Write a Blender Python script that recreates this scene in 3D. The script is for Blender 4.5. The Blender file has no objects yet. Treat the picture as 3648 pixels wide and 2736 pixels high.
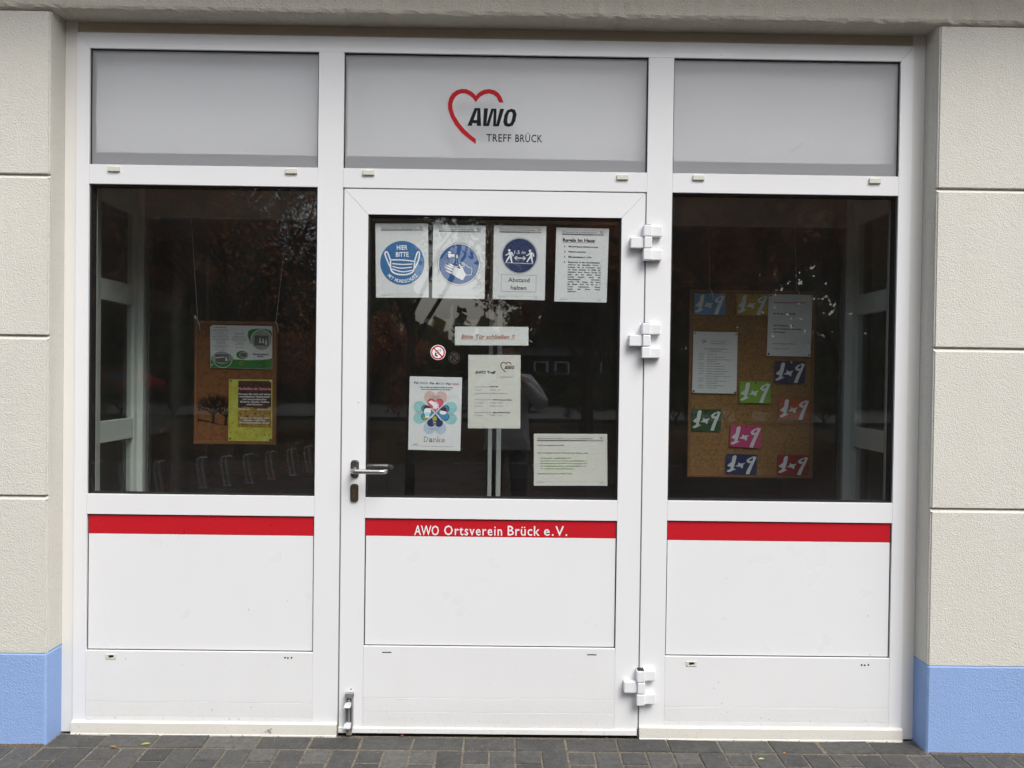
import bpy, bmesh, math, random
from mathutils import Vector, Matrix
random.seed(7)
S = bpy.context.scene
COL = S.collection
PI = math.pi

# ---------------------------------------------------------------- camera
def cam_axes(pitch, yaw, roll):
    cp, sp, c, s = math.cos(pitch), math.sin(pitch), math.cos(yaw), math.sin(yaw)
    fw = Vector((s*cp, c*cp, sp)); r = Vector((c, -s, 0)); u = r.cross(fw)
    return math.cos(roll)*r+math.sin(roll)*u, -math.sin(roll)*r+math.cos(roll)*u, fw
cr, cu, cf = cam_axes(-0.011815, 0.00846, 0.013253)
cd = bpy.data.cameras.new('camera'); cam = bpy.data.objects.new('camera', cd); COL.objects.link(cam)
cam.matrix_world = Matrix(((cr.x, cu.x, -cf.x, 0), (cr.y, cu.y, -cf.y, -3.17), (cr.z, cu.z, -cf.z, 1.4669), (0, 0, 0, 1)))
cd.sensor_width = 36; cd.lens = 2799/3648*36; cd.clip_start = .02; cd.clip_end = 500
S.camera = cam

# ---------------------------------------------------------------- sky, sun, exposure
w = bpy.data.worlds.new('World'); S.world = w; w.use_nodes = True
nt = w.node_tree; nt.nodes.clear()
out = nt.nodes.new('ShaderNodeOutputWorld'); bg = nt.nodes.new('ShaderNodeBackground')
sky = nt.nodes.new('ShaderNodeTexSky'); sky.sky_type = 'NISHITA'; sky.sun_disc = False
SUN_EL, SUN_AZ = math.radians(52), math.radians(150)   # azimuth clockwise from +y: behind the camera, a little right
sky.sun_elevation = SUN_EL; sky.sun_rotation = SUN_AZ; sky.dust_density = 4; sky.air_density = 1.3
hs = nt.nodes.new('ShaderNodeHueSaturation'); hs.inputs['Saturation'].default_value = .55
nt.links.new(sky.outputs[0], hs.inputs['Color']); nt.links.new(hs.outputs[0], bg.inputs[0])
bg.inputs[1].default_value = .135
nt.links.new(bg.outputs[0], out.inputs[0])
sd = bpy.data.lights.new('sun', 'SUN'); sun = bpy.data.objects.new('sun', sd); COL.objects.link(sun)
sd.energy = 1.3; sd.angle = math.radians(30); sd.color = (1, .995, .985)
dirv = Vector((math.sin(SUN_AZ)*math.cos(SUN_EL), math.cos(SUN_AZ)*math.cos(SUN_EL), math.sin(SUN_EL)))
sun.rotation_euler = dirv.to_track_quat('Z', 'Y').to_euler(); sun.location = (0, -8, 12)
S.view_settings.view_transform = 'Standard'; S.view_settings.look = 'None'
S.view_settings.gamma = 1; S.view_settings.exposure = .69; S.view_settings.use_curve_mapping = False
S.render.engine = 'CYCLES'
S.cycles.max_bounces = 10; S.cycles.transparent_max_bounces = 24; S.cycles.transmission_bounces = 8
S.cycles.glossy_bounces = 5; S.cycles.diffuse_bounces = 4; S.cycles.use_denoising = True
S.cycles.caustics_refractive = True

# ---------------------------------------------------------------- materials
def nodes(name):
    m = bpy.data.materials.new(name); m.use_nodes = True; t = m.node_tree; t.nodes.clear()
    o = t.nodes.new('ShaderNodeOutputMaterial'); return m, t, o
def N(t, kind, **kw):
    n = t.nodes.new(kind)
    for k, v in kw.items():
        if k in n.inputs: n.inputs[k].default_value = v
        else: setattr(n, k, v)
    return n
def coord(t, kind='Object', scale=None):
    c = N(t, 'ShaderNodeTexCoord'); return c.outputs[kind]
def mathn(t, op, a, b=None, clamp=False):
    n = N(t, 'ShaderNodeMath', operation=op, use_clamp=clamp)
    for i, v in enumerate((a, b)):
        if v is None: continue
        if isinstance(v, (int, float)): n.inputs[i].default_value = v
        else: t.links.new(v, n.inputs[i])
    return n.outputs[0]
def mixc(t, f, a, b, mode='MIX'):
    n = N(t, 'ShaderNodeMixRGB', blend_type=mode)
    for k, v in (('Fac', f), ('Color1', a), ('Color2', b)):
        if isinstance(v, (int, float)): n.inputs[k].default_value = v
        elif isinstance(v, tuple): n.inputs[k].default_value = (*v[:3], 1)
        else: t.links.new(v, n.inputs[k])
    return n.outputs[0]
def noise(t, co, scale, detail=4, rough=.55):
    n = N(t, 'ShaderNodeTexNoise'); n.inputs['Scale'].default_value = scale
    n.inputs['Detail'].default_value = detail; n.inputs['Roughness'].default_value = rough
    t.links.new(co, n.inputs['Vector']); return n.outputs['Fac']
def ramp(t, f, stops):
    n = N(t, 'ShaderNodeValToRGB'); e = n.color_ramp.elements
    while len(e) < len(stops): e.new(.5)
    for q, (p, c) in zip(e, stops): q.position = p; q.color = (*c, 1) if len(c) == 3 else c
    t.links.new(f, n.inputs[0]); return n.outputs[0]
def pbsdf(t, o, color, rough=.5, metal=0, spec=.5):
    p = N(t, 'ShaderNodeBsdfPrincipled')
    if isinstance(color, tuple): p.inputs['Base Color'].default_value = (*color, 1)
    else: t.links.new(color, p.inputs['Base Color'])
    if isinstance(rough, (int, float)): p.inputs['Roughness'].default_value = rough
    else: t.links.new(rough, p.inputs['Roughness'])
    p.inputs['Metallic'].default_value = metal; p.inputs['Specular IOR Level'].default_value = spec
    t.links.new(p.outputs[0], o.inputs[0]); return p
def bump(t, p, h, strength=.3, dist=.01):
    b = N(t, 'ShaderNodeBump'); b.inputs['Strength'].default_value = strength; b.inputs['Distance'].default_value = dist
    t.links.new(h, b.inputs['Height']); t.links.new(b.outputs[0], p.inputs['Normal'])
def plain(name, c, rough=.6, metal=0, spec=.4, var=.06, scale=40, bmp=0):
    m, t, o = nodes(name); co = coord(t)
    f = noise(t, co, scale)
    d = tuple(max(0, x*(1-var)) for x in c); b = tuple(min(1, x*(1+var)) for x in c)
    p = pbsdf(t, o, mixc(t, f, d, b), rough, metal, spec)
    if bmp: bump(t, p, noise(t, co, scale*3), bmp, .002)
    return m
def painted(name, c, rough=.38, speck=.5, grime=0.0):
    """powder coated aluminium: faint mottling, orange peel, small dirt specks"""
    m, t, o = nodes(name); co = coord(t)
    big = noise(t, co, 1.7, 3); col = mixc(t, big, tuple(x*.955 for x in c), tuple(min(1, x*1.03) for x in c))
    v = N(t, 'ShaderNodeTexVoronoi'); v.inputs['Scale'].default_value = 14; t.links.new(co, v.inputs['Vector'])
    r = N(t, 'ShaderNodeSeparateColor'); t.links.new(v.outputs['Color'], r.inputs[0])
    lim = mathn(t, 'MULTIPLY', mathn(t, 'POWER', r.outputs[0], 5), .06)
    sp = mathn(t, 'LESS_THAN', v.outputs['Distance'], lim)
    pick = mathn(t, 'GREATER_THAN', r.outputs[1], .55)
    col = mixc(t, mathn(t, 'MULTIPLY', mathn(t, 'MULTIPLY', sp, pick), speck), col, (.16, .14, .11))
    st = N(t, 'ShaderNodeMapping'); st.inputs['Scale'].default_value = (14, 14, .9); t.links.new(co, st.inputs[0])
    streak = noise(t, st.outputs[0], 1, 4, .6)
    col = mixc(t, mathn(t, 'MULTIPLY', streak, .07+grime*.4), col, tuple(x*y for x, y in zip(c, (.8, .77, .7))))
    if grime > .03 and 'trim' not in name:   # rain splash near the ground
        sz = N(t, 'ShaderNodeSeparateXYZ'); t.links.new(co, sz.inputs[0])
        hgt = mathn(t, 'SUBTRACT', 1, mathn(t, 'DIVIDE', sz.outputs[2], .16), True)
        k = mathn(t, 'MULTIPLY', mathn(t, 'MULTIPLY', hgt, mathn(t, 'GREATER_THAN', noise(t, co, 75, 3, .8), .61)), .35)
        col = mixc(t, k, col, (.34, .30, .24))
        k2 = mathn(t, 'MULTIPLY', mathn(t, 'MULTIPLY', hgt, noise(t, co, 5, 4)), .45); col = mixc(t, k2, col, (.52, .49, .42))
    if grime:   # soft mottled dirt
        g = mathn(t, 'MULTIPLY', noise(t, co, 9, 5, .7), grime*1.4)
        col = mixc(t, g, col, (.45, .42, .34))
    rg = mathn(t, 'ADD', mathn(t, 'MULTIPLY', noise(t, co, 6, 4), .2), rough-.1)
    p = pbsdf(t, o, col, rg, 0, .45)
    bump(t, p, noise(t, co, 260, 2), .05, .0008)
    return m
def stucco(name, c, amp=.55, scale=115, dirt=.25):
    m, t, o = nodes(name); co = coord(t)
    mp = N(t, 'ShaderNodeMapping'); mp.inputs['Scale'].default_value = (1, 1, 1.0); t.links.new(co, mp.inputs[0])
    a = noise(t, mp.outputs[0], scale, 5, .62)
    v = N(t, 'ShaderNodeTexVoronoi'); v.inputs['Scale'].default_value = scale*1.15; t.links.new(mp.outputs[0], v.inputs['Vector'])
    wob = noise(t, co, scale*.22, 3)
    h = mathn(t, 'ADD', mathn(t, 'MULTIPLY', a, 1.1), mathn(t, 'MULTIPLY', v.outputs['Distance'], .8))
    h = mathn(t, 'ADD', h, mathn(t, 'MULTIPLY', wob, .8))
    pit = mathn(t, 'GREATER_THAN', noise(t, mp.outputs[0], scale*.75, 2), .66)
    h2 = mathn(t, 'SUBTRACT', h, mathn(t, 'MULTIPLY', pit, .6))
    col = mixc(t, noise(t, co, 2.2, 4), tuple(x*.93 for x in c), tuple(min(1, x*1.04) for x in c))
    col = mixc(t, mathn(t, 'MULTIPLY', pit, dirt), col, tuple(x*.45 for x in c))
    st = N(t, 'ShaderNodeMapping'); st.inputs['Scale'].default_value = (9, 9, .8); t.links.new(co, st.inputs[0])
    col = mixc(t, mathn(t, 'MULTIPLY', noise(t, st.outputs[0], 1, 4, .6), .22), col, tuple(x*y for x, y in zip(c, (.72, .7, .64))))
    p = pbsdf(t, o, col, .85, 0, .2); bump(t, p, h2, amp, .005)
    return m
def glass(name, r0=.075, tint=(.93, .95, .94), rough=0.0, veil=.0):
    m, t, o = nodes(name)
    g = N(t, 'ShaderNodeNewGeometry'); dp = N(t, 'ShaderNodeVectorMath', operation='DOT_PRODUCT')
    t.links.new(g.outputs['Normal'], dp.inputs[0]); t.links.new(g.outputs['Incoming'], dp.inputs[1])
    c = mathn(t, 'ABSOLUTE', dp.outputs['Value']); k = mathn(t, 'POWER', mathn(t, 'SUBTRACT', 1, c), 5)
    f = mathn(t, 'ADD', mathn(t, 'MULTIPLY', k, 1-r0), r0, True)
    a = N(t, 'ShaderNodeBsdfTransparent'); a.inputs[0].default_value = (*tint, 1)
    b = N(t, 'ShaderNodeBsdfGlossy'); b.inputs['Roughness'].default_value = rough; b.inputs[0].default_value = (.97, .97, 1, 1)
    mx = N(t, 'ShaderNodeMixShader'); t.links.new(f, mx.inputs[0]); t.links.new(a.outputs[0], mx.inputs[1]); t.links.new(b.outputs[0], mx.inputs[2])
    if veil:   # uneven pale veil added to lift the darks of the glass
        co = coord(t); d = N(t, 'ShaderNodeBsdfDiffuse'); d.inputs[0].default_value = (.62, .60, .56, 1)
        mp = N(t, 'ShaderNodeMapping'); mp.inputs['Scale'].default_value = (3, 3, 1.2); t.links.new(co, mp.inputs[0])
        q = mathn(t, 'MULTIPLY', noise(t, mp.outputs[0], 2.5, 6, .65), veil*2)
        m2 = N(t, 'ShaderNodeMixShader'); t.links.new(q, m2.inputs[0]); t.links.new(mx.outputs[0], m2.inputs[1]); t.links.new(d.outputs[0], m2.inputs[2]); mx = m2
    t.links.new(mx.outputs[0], o.inputs[0]); return m
def frosted(name):
    m, t, o = nodes(name)
    r = N(t, 'ShaderNodeBsdfRefraction'); r.inputs['IOR'].default_value = 1.18; r.inputs['Roughness'].default_value = .28; r.inputs[0].default_value = (.97, .985, 1, 1)
    tr = N(t, 'ShaderNodeBsdfTranslucent'); tr.inputs[0].default_value = (.83, .85, .87, 1)
    df = N(t, 'ShaderNodeBsdfDiffuse'); df.inputs[0].default_value = (.73, .75, .77, 1)
    gl = N(t, 'ShaderNodeBsdfGlossy'); gl.inputs['Roughness'].default_value = .3
    m1 = N(t, 'ShaderNodeMixShader'); m1.inputs[0].default_value = .15; t.links.new(r.outputs[0], m1.inputs[1]); t.links.new(tr.outputs[0], m1.inputs[2])
    m2 = N(t, 'ShaderNodeMixShader'); m2.inputs[0].default_value = .30; t.links.new(m1.outputs[0], m2.inputs[1]); t.links.new(df.outputs[0], m2.inputs[2])
    m3 = N(t, 'ShaderNodeMixShader'); m3.inputs[0].default_value = .05; t.links.new(m2.outputs[0], m3.inputs[1]); t.links.new(gl.outputs[0], m3.inputs[2])
    t.links.new(m3.outputs[0], o.inputs[0]); return m
M = {}
M['white'] = painted('white_powder_coat', (.785, .80, .818))
M['white_low'] = painted('white_powder_coat_splashed', (.78, .795, .81), .42, .9, .05)
M['sill'] = painted('cream_sill_coat', (.76, .75, .70), .45, 1, .12)
M['trim'] = painted('cream_trim', (.76, .755, .73), .45, .6, .08)
M['trim_top'] = painted('shaded_top_trim', (.60, .56, .47), .5, .6, .5)  # darker brown trim copy: shade under the lintel put into colour, plus mottled dirt
M['panel'] = painted('white_panel', (.785, .80, .82), .3, .6)
M['clip'] = painted('cream_plastic', (.66, .66, .58), .5, .3)
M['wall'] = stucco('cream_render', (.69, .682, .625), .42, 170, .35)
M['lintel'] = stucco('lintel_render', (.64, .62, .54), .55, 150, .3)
M['plinth'] = stucco('blue_plinth_render', (.29, .43, .75), .38, 150, .15)
M['groove'] = stucco('groove_render', (.64, .62, .56), .25, 90)
M['red'] = painted('red_film', (.52, .012, .022), .3, .2)
M['red_logo'] = plain('red_logo_film', (.42, .008, .016), .5, 0, .15)
M['gasket'] = plain('black_rubber', (.012, .012, .013), .55)
M['seal'] = plain('grey_rubber_seal', (.23, .235, .23), .6)
M['dark'] = plain('dark_void', (.01, .01, .01), .8)
M['glass'] = glass('window_glass', .068, (.915, .93, .925), 0, .006)
M['glass_win'] = glass('display_window_glass', .068, (.845, .865, .86), 0, .006)
M['glass_in'] = glass('inner_glass', .045, (.93, .95, .94))
M['frost'] = frosted('frosted_film_glass')
def clear(name):
    m, t, o = nodes(name); a = N(t, 'ShaderNodeBsdfTransparent'); t.links.new(a.outputs[0], o.inputs[0]); return m
M['clear'] = clear('clear_glass_edge')
M['backing'] = plain('white_backing_board', (.90, .90, .90), .8)
M['shade_band'] = plain('shade_band_grey', (.13, .125, .15), .7)  # dark tone for the shade band low behind the frosted panes
M['alu'] = plain('pale_green_grey_frame', (.80, .84, .80), .45)
M['alu_lt'] = plain('white_inner_frame', (.84, .87, .84), .4)
M['steel'] = plain('brushed_steel', (.55, .55, .55), .27, 1, .5, .12, 120)
M['bronze'] = plain('brown_anodised_plate', (.10, .088, .075), .35, .6, .5)
M['brass'] = plain('lock_brass', (.25, .18, .1), .4, .9)
M['galv'] = plain('galvanised_steel', (.42, .43, .44), .42, .75, .5, .25, 90)
M['zinc_lt'] = plain('bright_zinc', (.72, .73, .74), .35, .4, .5, .15)
M['paper'] = plain('white_paper', (.80, .81, .82), .55, 0, .3, .03, 14, .25)
M['paper_crumple'] = plain('crumpled_paper', (.79, .81, .80), .5, 0, .3, .03, 9, .9)
M['paper_warm'] = plain('warm_paper', (.74, .74, .68), .5, 0, .3, .03, 12, .2)
M['ink'] = plain('black_ink', (.010, .010, .012), .5, 0, .12)
M['ink_grey'] = plain('grey_ink', (.23, .23, .24), .55)
M['ink_faint'] = plain('faint_ink', (.42, .42, .43), .6)
M['ink_white'] = plain('white_print', (.80, .82, .84), .5)
M['blue'] = plain('blue_print', (.045, .19, .44), .45)
M['blue2'] = plain('signal_blue_print', (.035, .12, .36), .45)
M['navy'] = plain('navy_print', (.012, .04, .14), .45)
M['orange_ink'] = plain('rust_ink', (.48, .16, .09), .5)
M['green_ink'] = plain('green_ink', (.20, .38, .05), .5)
M['crimson'] = plain('crimson_ink', (.42, .02, .06), .5)
M['teal'] = plain('teal_ink', (.03, .25, .32), .5)
M['teal_pale'] = plain('pale_teal_ink', (.36, .66, .68), .5)
M['blue_pale'] = plain('pale_blue_ink', (.50, .62, .76), .5)
M['pink_pale'] = plain('pale_pink_ink', (.74, .52, .47), .5)
M['rose'] = plain('rose_ink', (.60, .08, .14), .5)
M['midblue'] = plain('mid_blue_ink', (.05, .22, .42), .5)
M['hairbrown'] = plain('dark_brown_ink', (.06, .02, .02), .5)
M['olive'] = plain('olive_ink', (.35, .36, .03), .5)
M['maroon'] = plain('dark_maroon_ink', (.16, .03, .04), .5)
M['flyer_green'] = plain('flyer_green', (.03, .22, .035), .5)
M['flyer_grey'] = plain('flyer_photo', (.12, .12, .11), .5, 0, .3, .9, 260)
M['flyer_grey2'] = plain('flyer_halo', (.35, .36, .35), .5)
M['sign_red'] = plain('sign_red', (.45, .015, .03), .4)
M['cream_board'] = plain('board_wood', (.25, .10, .035), .55, 0, .3, .2, 30)
def cork(name, a, b, sc=90):
    m, t, o = nodes(name); co = coord(t)
    f = noise(t, co, sc, 5, .7); g = noise(t, co, 6, 3)
    col = ramp(t, f, [(.3, tuple(x*.55 for x in a)), (.5, a), (.72, b)])
    col = mixc(t, mathn(t, 'MULTIPLY', g, .35), col, tuple(x*.6 for x in a))
    p = pbsdf(t, o, col, .85, 0, .15); bump(t, p, f, .5, .002); return m
M['cork'] = cork('cork', (.31, .16, .055), (.42, .24, .09))
M['cork_print'] = cork('brown_printed_cork', (.27, .10, .032), (.32, .13, .045), 40)
def flecked(name, c, c2=(.75, .78, .80)):
    m, t, o = nodes(name); co = coord(t)
    mp = N(t, 'ShaderNodeMapping'); mp.inputs['Scale'].default_value = (900, 900, 130); mp.inputs['Rotation'].default_value = (0, .3, 0); t.links.new(co, mp.inputs[0])
    f = mathn(t, 'GREATER_THAN', noise(t, mp.outputs[0], 1, 3), .60)
    pbsdf(t, o, mixc(t, mathn(t, 'MULTIPLY', f, .45), c2, c), .5, 0, .3); return m
def autumn_pic(name):
    m, t, o = nodes(name); co = coord(t)
    f = noise(t, co, 70, 5, .7); g = noise(t, co, 18, 3)
    sp = N(t, 'ShaderNodeSeparateXYZ'); t.links.new(coord(t, 'Generated'), sp.inputs[0])
    up = ramp(t, f, [(.35, (.02, .006, .01)), (.5, (.06, .012, .012)), (.62, (.14, .02, .01)), (.75, (.22, .10, .02))])
    lo = ramp(t, f, [(.35, (.06, .02, .01)), (.5, (.42, .24, .03)), (.7, (.62, .42, .06))])
    k = mathn(t, 'GREATER_THAN', mathn(t, 'ADD', sp.outputs[2], mathn(t, 'MULTIPLY', g, .25)), .55)
    pbsdf(t, o, mixc(t, k, lo, up), .5); return m
M['autumn'] = autumn_pic('autumn_park_print')
def yellowish(name):
    m, t, o = nodes(name); co = coord(t); f = noise(t, co, 22, 4)
    pbsdf(t, o, ramp(t, f, [(.3, (.50, .42, .05)), (.5, (.62, .60, .06)), (.75, (.70, .72, .22))]), .5); return m
M['yellow'] = yellowish('yellow_leaf_paper')
def paver(name):
    m, t, o = nodes(name); co = coord(t)
    oi = N(t, 'ShaderNodeObjectInfo')
    ad = N(t, 'ShaderNodeVectorMath', operation='ADD'); t.links.new(coord(t, 'Object'), ad.inputs[0])
    cmb = N(t, 'ShaderNodeCombineXYZ'); t.links.new(mathn(t, 'MULTIPLY', oi.outputs['Random'], 37), cmb.inputs[0]); t.links.new(cmb.outputs[0], ad.inputs[1])
    co = ad.outputs[0]
    base = ramp(t, oi.outputs['Random'], [(0, (.050, .051, .051)), (.45, (.070, .071, .070)), (.85, (.094, .094, .091)), (1, (.13, .128, .12))])
    f = noise(t, co, 38, 7, .75); base = mixc(t, ramp(t, f, [(.36, (0, 0, 0)), (.62, (1, 1, 1))]), mixc(t, .6, base, (.018, .019, .02)), base)
    blot = noise(t, co, 9, 4, .6); base = mixc(t, mathn(t, 'MULTIPLY', mathn(t, 'POWER', blot, 2), .55), base, (.17, .16, .14))
    sp = mathn(t, 'GREATER_THAN', noise(t, co, 85, 2), .69); base = mixc(t, mathn(t, 'MULTIPLY', sp, .5), base, (.30, .29, .27))
    p = pbsdf(t, o, base, .72, 0, .3); bump(t, p, f, .9, .006); return m
M['paver'] = paver('concrete_paver')
def sand(name, a=(.13, .115, .09), b=(.30, .27, .22)):
    m, t, o = nodes(name); co = coord(t); f = noise(t, co, 160, 5, .75)
    g = noise(t, co, 7, 4); c = ramp(t, f, [(.35, tuple(x*.4 for x in a)), (.52, a), (.7, b)])
    c = mixc(t, mathn(t, 'MULTIPLY', g, .55), c, (.05, .045, .035))
    p = pbsdf(t, o, c, .95, 0, .1); bump(t, p, f, .8, .006); return m
M['sand'] = sand('joint_sand', (.24, .21, .165), (.46, .42, .34))
M['soil'] = sand('dry_soil', (.20, .15, .10), (.42, .34, .26))

# ---------------------------------------------------------------- object helpers
def tag(o, label=None, cat=None, group=None, kind=None):
    if label: o['label'] = label
    if cat: o['category'] = cat
    if group: o['group'] = group
    if kind: o['kind'] = kind
    return o
def empty(name, loc=(0, 0, 0), label=None, cat=None, group=None):
    o = bpy.data.objects.new(name, None); COL.objects.link(o); o.location = loc; o.empty_display_size = .05
    return tag(o, label, cat, group)
def origin(p):
    v = Vector((0, 0, 0))
    while p is not None: v = v+Vector(p.location); p = p.parent
    return v
def link(name, me, mat, parent=None, loc=None):
    """mesh given in world coordinates; stored relative to its parent"""
    o = bpy.data.objects.new(name, me); COL.objects.link(o)
    for mm in (mat if isinstance(mat, (list, tuple)) else [mat]):
        me.materials.append(mm)
    if parent is not None:
        off = origin(parent); me.transform(Matrix.Translation(-off)); o.parent = parent
    return o
class MB:
    def __init__(s): s.bm = bmesh.new()
    def box(s, x0, x1, y0, y1, z0, z1, bev=0, seg=1):
        r = bmesh.ops.create_cube(s.bm, size=1)
        vs = r['verts']
        for v in vs:
            v.co = Vector(((x0+x1)/2+v.co.x*(x1-x0), (y0+y1)/2+v.co.y*(y1-y0), (z0+z1)/2+v.co.z*(z1-z0)))
        if bev:
            es = list({e for v in vs for e in v.link_edges})
            bmesh.ops.bevel(s.bm, geom=es, offset=bev, segments=seg, affect='EDGES', profile=.5)
        return s
    def prism(s, pts, y0, y1):
        """outline in x,z (any turn), extruded from y0 (front) to y1"""
        a = [s.bm.verts.new((x, y0, z)) for x, z in pts]; b = [s.bm.verts.new((x, y1, z)) for x, z in pts]
        n = len(pts); s.bm.faces.new(a); s.bm.faces.new(b[::-1])
        for i in range(n): s.bm.faces.new((a[i], b[i], b[(i+1) % n], a[(i+1) % n]))
        return s
    def poly(s, pts3):
        s.bm.faces.new([s.bm.verts.new(p) for p in pts3]); return s
    def tube(s, pts, rad, seg=8, cap=True):
        pts = [Vector(p) for p in pts]; rs = rad if isinstance(rad, (list, tuple)) else [rad]*len(pts)
        rings = []; up = Vector((0, 0, 1))
        for i, p in enumerate(pts):
            d = (pts[min(i+1, len(pts)-1)]-pts[max(i-1, 0)]).normalized()
            u = up if abs(d.dot(up)) < .95 else Vector((1, 0, 0))
            a = d.cross(u).normalized(); b = d.cross(a).normalized()
            rings.append([s.bm.verts.new(p+(a*math.cos(q)+b*math.sin(q))*rs[i]) for q in [2*PI*k/seg for k in range(seg)]])
        for r0, r1 in zip(rings, rings[1:]):
            for k in range(seg): s.bm.faces.new((r0[k], r0[(k+1) % seg], r1[(k+1) % seg], r1[k]))
        if cap: s.bm.faces.new(rings[0][::-1]); s.bm.faces.new(rings[-1])
        return s
    def build(s, name, mat, parent=None, smooth=False):
        bmesh.ops.recalc_face_normals(s.bm, faces=s.bm.faces)
        me = bpy.data.meshes.new(name); s.bm.to_mesh(me); s.bm.free()
        if smooth:
            for p in me.polygons: p.use_smooth = True
        return link(name, me, mat, parent)
def box(name, mat, parent, x0, x1, y0, y1, z0, z1, bev=.0008):
    return MB().box(x0, x1, y0, y1, z0, z1, bev).build(name, mat, parent)

# ---------------------------------------------------------------- text and flat print
def glyphs(s, bold=0.0, shear=0.0, sp=1.0):
    c = bpy.data.curves.new('t', 'FONT'); c.body = s; c.size = 1; c.resolution_u = 2
    c.offset = bold; c.shear = shear; c.space_character = sp; c.fill_mode = 'BOTH' if False else 'FRONT'
    ob = bpy.data.objects.new('t', c); COL.objects.link(ob)
    dg = bpy.context.evaluated_depsgraph_get(); dg.update()
    me = bpy.data.meshes.new_from_object(ob.evaluated_get(dg))
    vs = [(v.co.x, v.co.y) for v in me.vertices]; fs = [tuple(p.vertices) for p in me.polygons]
    bpy.data.objects.remove(ob); bpy.data.curves.remove(c); bpy.data.meshes.remove(me)
    return vs, fs
_h = glyphs('H')[0]; CAPH = max(y for x, y in _h)
_gc = {}
def text_geo(s, x, y, cap, width=None, align='L', bold=0, shear=0, sp=1.0, rot=0):
    """flat glyphs with baseline at (x,y), y down, in sheet units"""
    key = (s, bold, shear, sp)
    if key not in _gc: _gc[key] = glyphs(s, bold, shear, sp)
    vs, fs = _gc[key]
    if not vs: return [], []
    x0 = min(v[0] for v in vs); x1 = max(v[0] for v in vs); k = cap/CAPH
    kx = width/(x1-x0) if width else k*.92
    W = (x1-x0)*kx; ox = {'L': 0, 'C': -W/2, 'R': -W}[align]
    res = []
    for a, b in vs:
        p, q = (a-x0)*kx+ox, b*k
        if rot: p, q = p*math.cos(rot)-q*math.sin(rot), p*math.sin(rot)+q*math.cos(rot)
        res.append((x+p, y-q))
    return res, fs
def stroke_geo(pts, wdt, closed=False):
    n = len(pts); L = []; R = []
    for i in range(n):
        a = pts[(i-1) % n] if (closed or i > 0) else pts[i]; b = pts[(i+1) % n] if (closed or i < n-1) else pts[i]
        dx, dy = b[0]-a[0], b[1]-a[1]; d = math.hypot(dx, dy) or 1
        ww = (wdt[i] if isinstance(wdt, (list, tuple)) else wdt)/2
        L.append((pts[i][0]-dy/d*ww, pts[i][1]+dx/d*ww)); R.append((pts[i][0]+dy/d*ww, pts[i][1]-dx/d*ww))
    vs = L+R; fs = [(i, (i+1) % n, n+(i+1) % n, n+i) for i in range(n if closed else n-1)]
    return vs, fs
def poly_geo(pts): return list(pts), [tuple(range(len(pts)))]
def rect_geo(x0, y0, x1, y1): return poly_geo([(x0, y0), (x1, y0), (x1, y1), (x0, y1)])
def disc_geo(x, y, r, n=40, ry=None):
    return poly_geo([(x+r*math.cos(2*PI*i/n), y+(ry or r)*math.sin(2*PI*i/n)) for i in range(n)])
def ring_geo(x, y, r, wdt, n=48): return stroke_geo([(x+r*math.cos(2*PI*i/n), y+r*math.sin(2*PI*i/n)) for i in range(n)], wdt, True)
def smooth_pts(p, it=2):
    for _ in range(it):
        q = [p[0]]
        for a, b in zip(p, p[1:]): q += [(a[0]*.75+b[0]*.25, a[1]*.75+b[1]*.25), (a[0]*.25+b[0]*.75, a[1]*.25+b[1]*.75)]
        q.append(p[-1]); p = q
    return p
def frame_geo(x0, y0, x1, y1, wd):
    return [([(x0, y0), (x1, y0), (x1, y1), (x0, y1), (x0+wd, y0+wd), (x1-wd, y0+wd), (x1-wd, y1-wd), (x0+wd, y1-wd)], [(i, (i+1) % 4, 4+(i+1) % 4, 4+i) for i in range(4)])]
def dashes(x0, x1, y, h, seed=0):
    """print too fine to read: a row of word-long dashes"""
    r = random.Random(seed+int(y*7)); g = []; x = x0
    while x < x1-1:
        wl = min(r.uniform(4, 13)*h/1.6, x1-x); g.append(rect_geo(x, y-h, x+wl, y)); x += wl+h*.6
    return g
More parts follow.
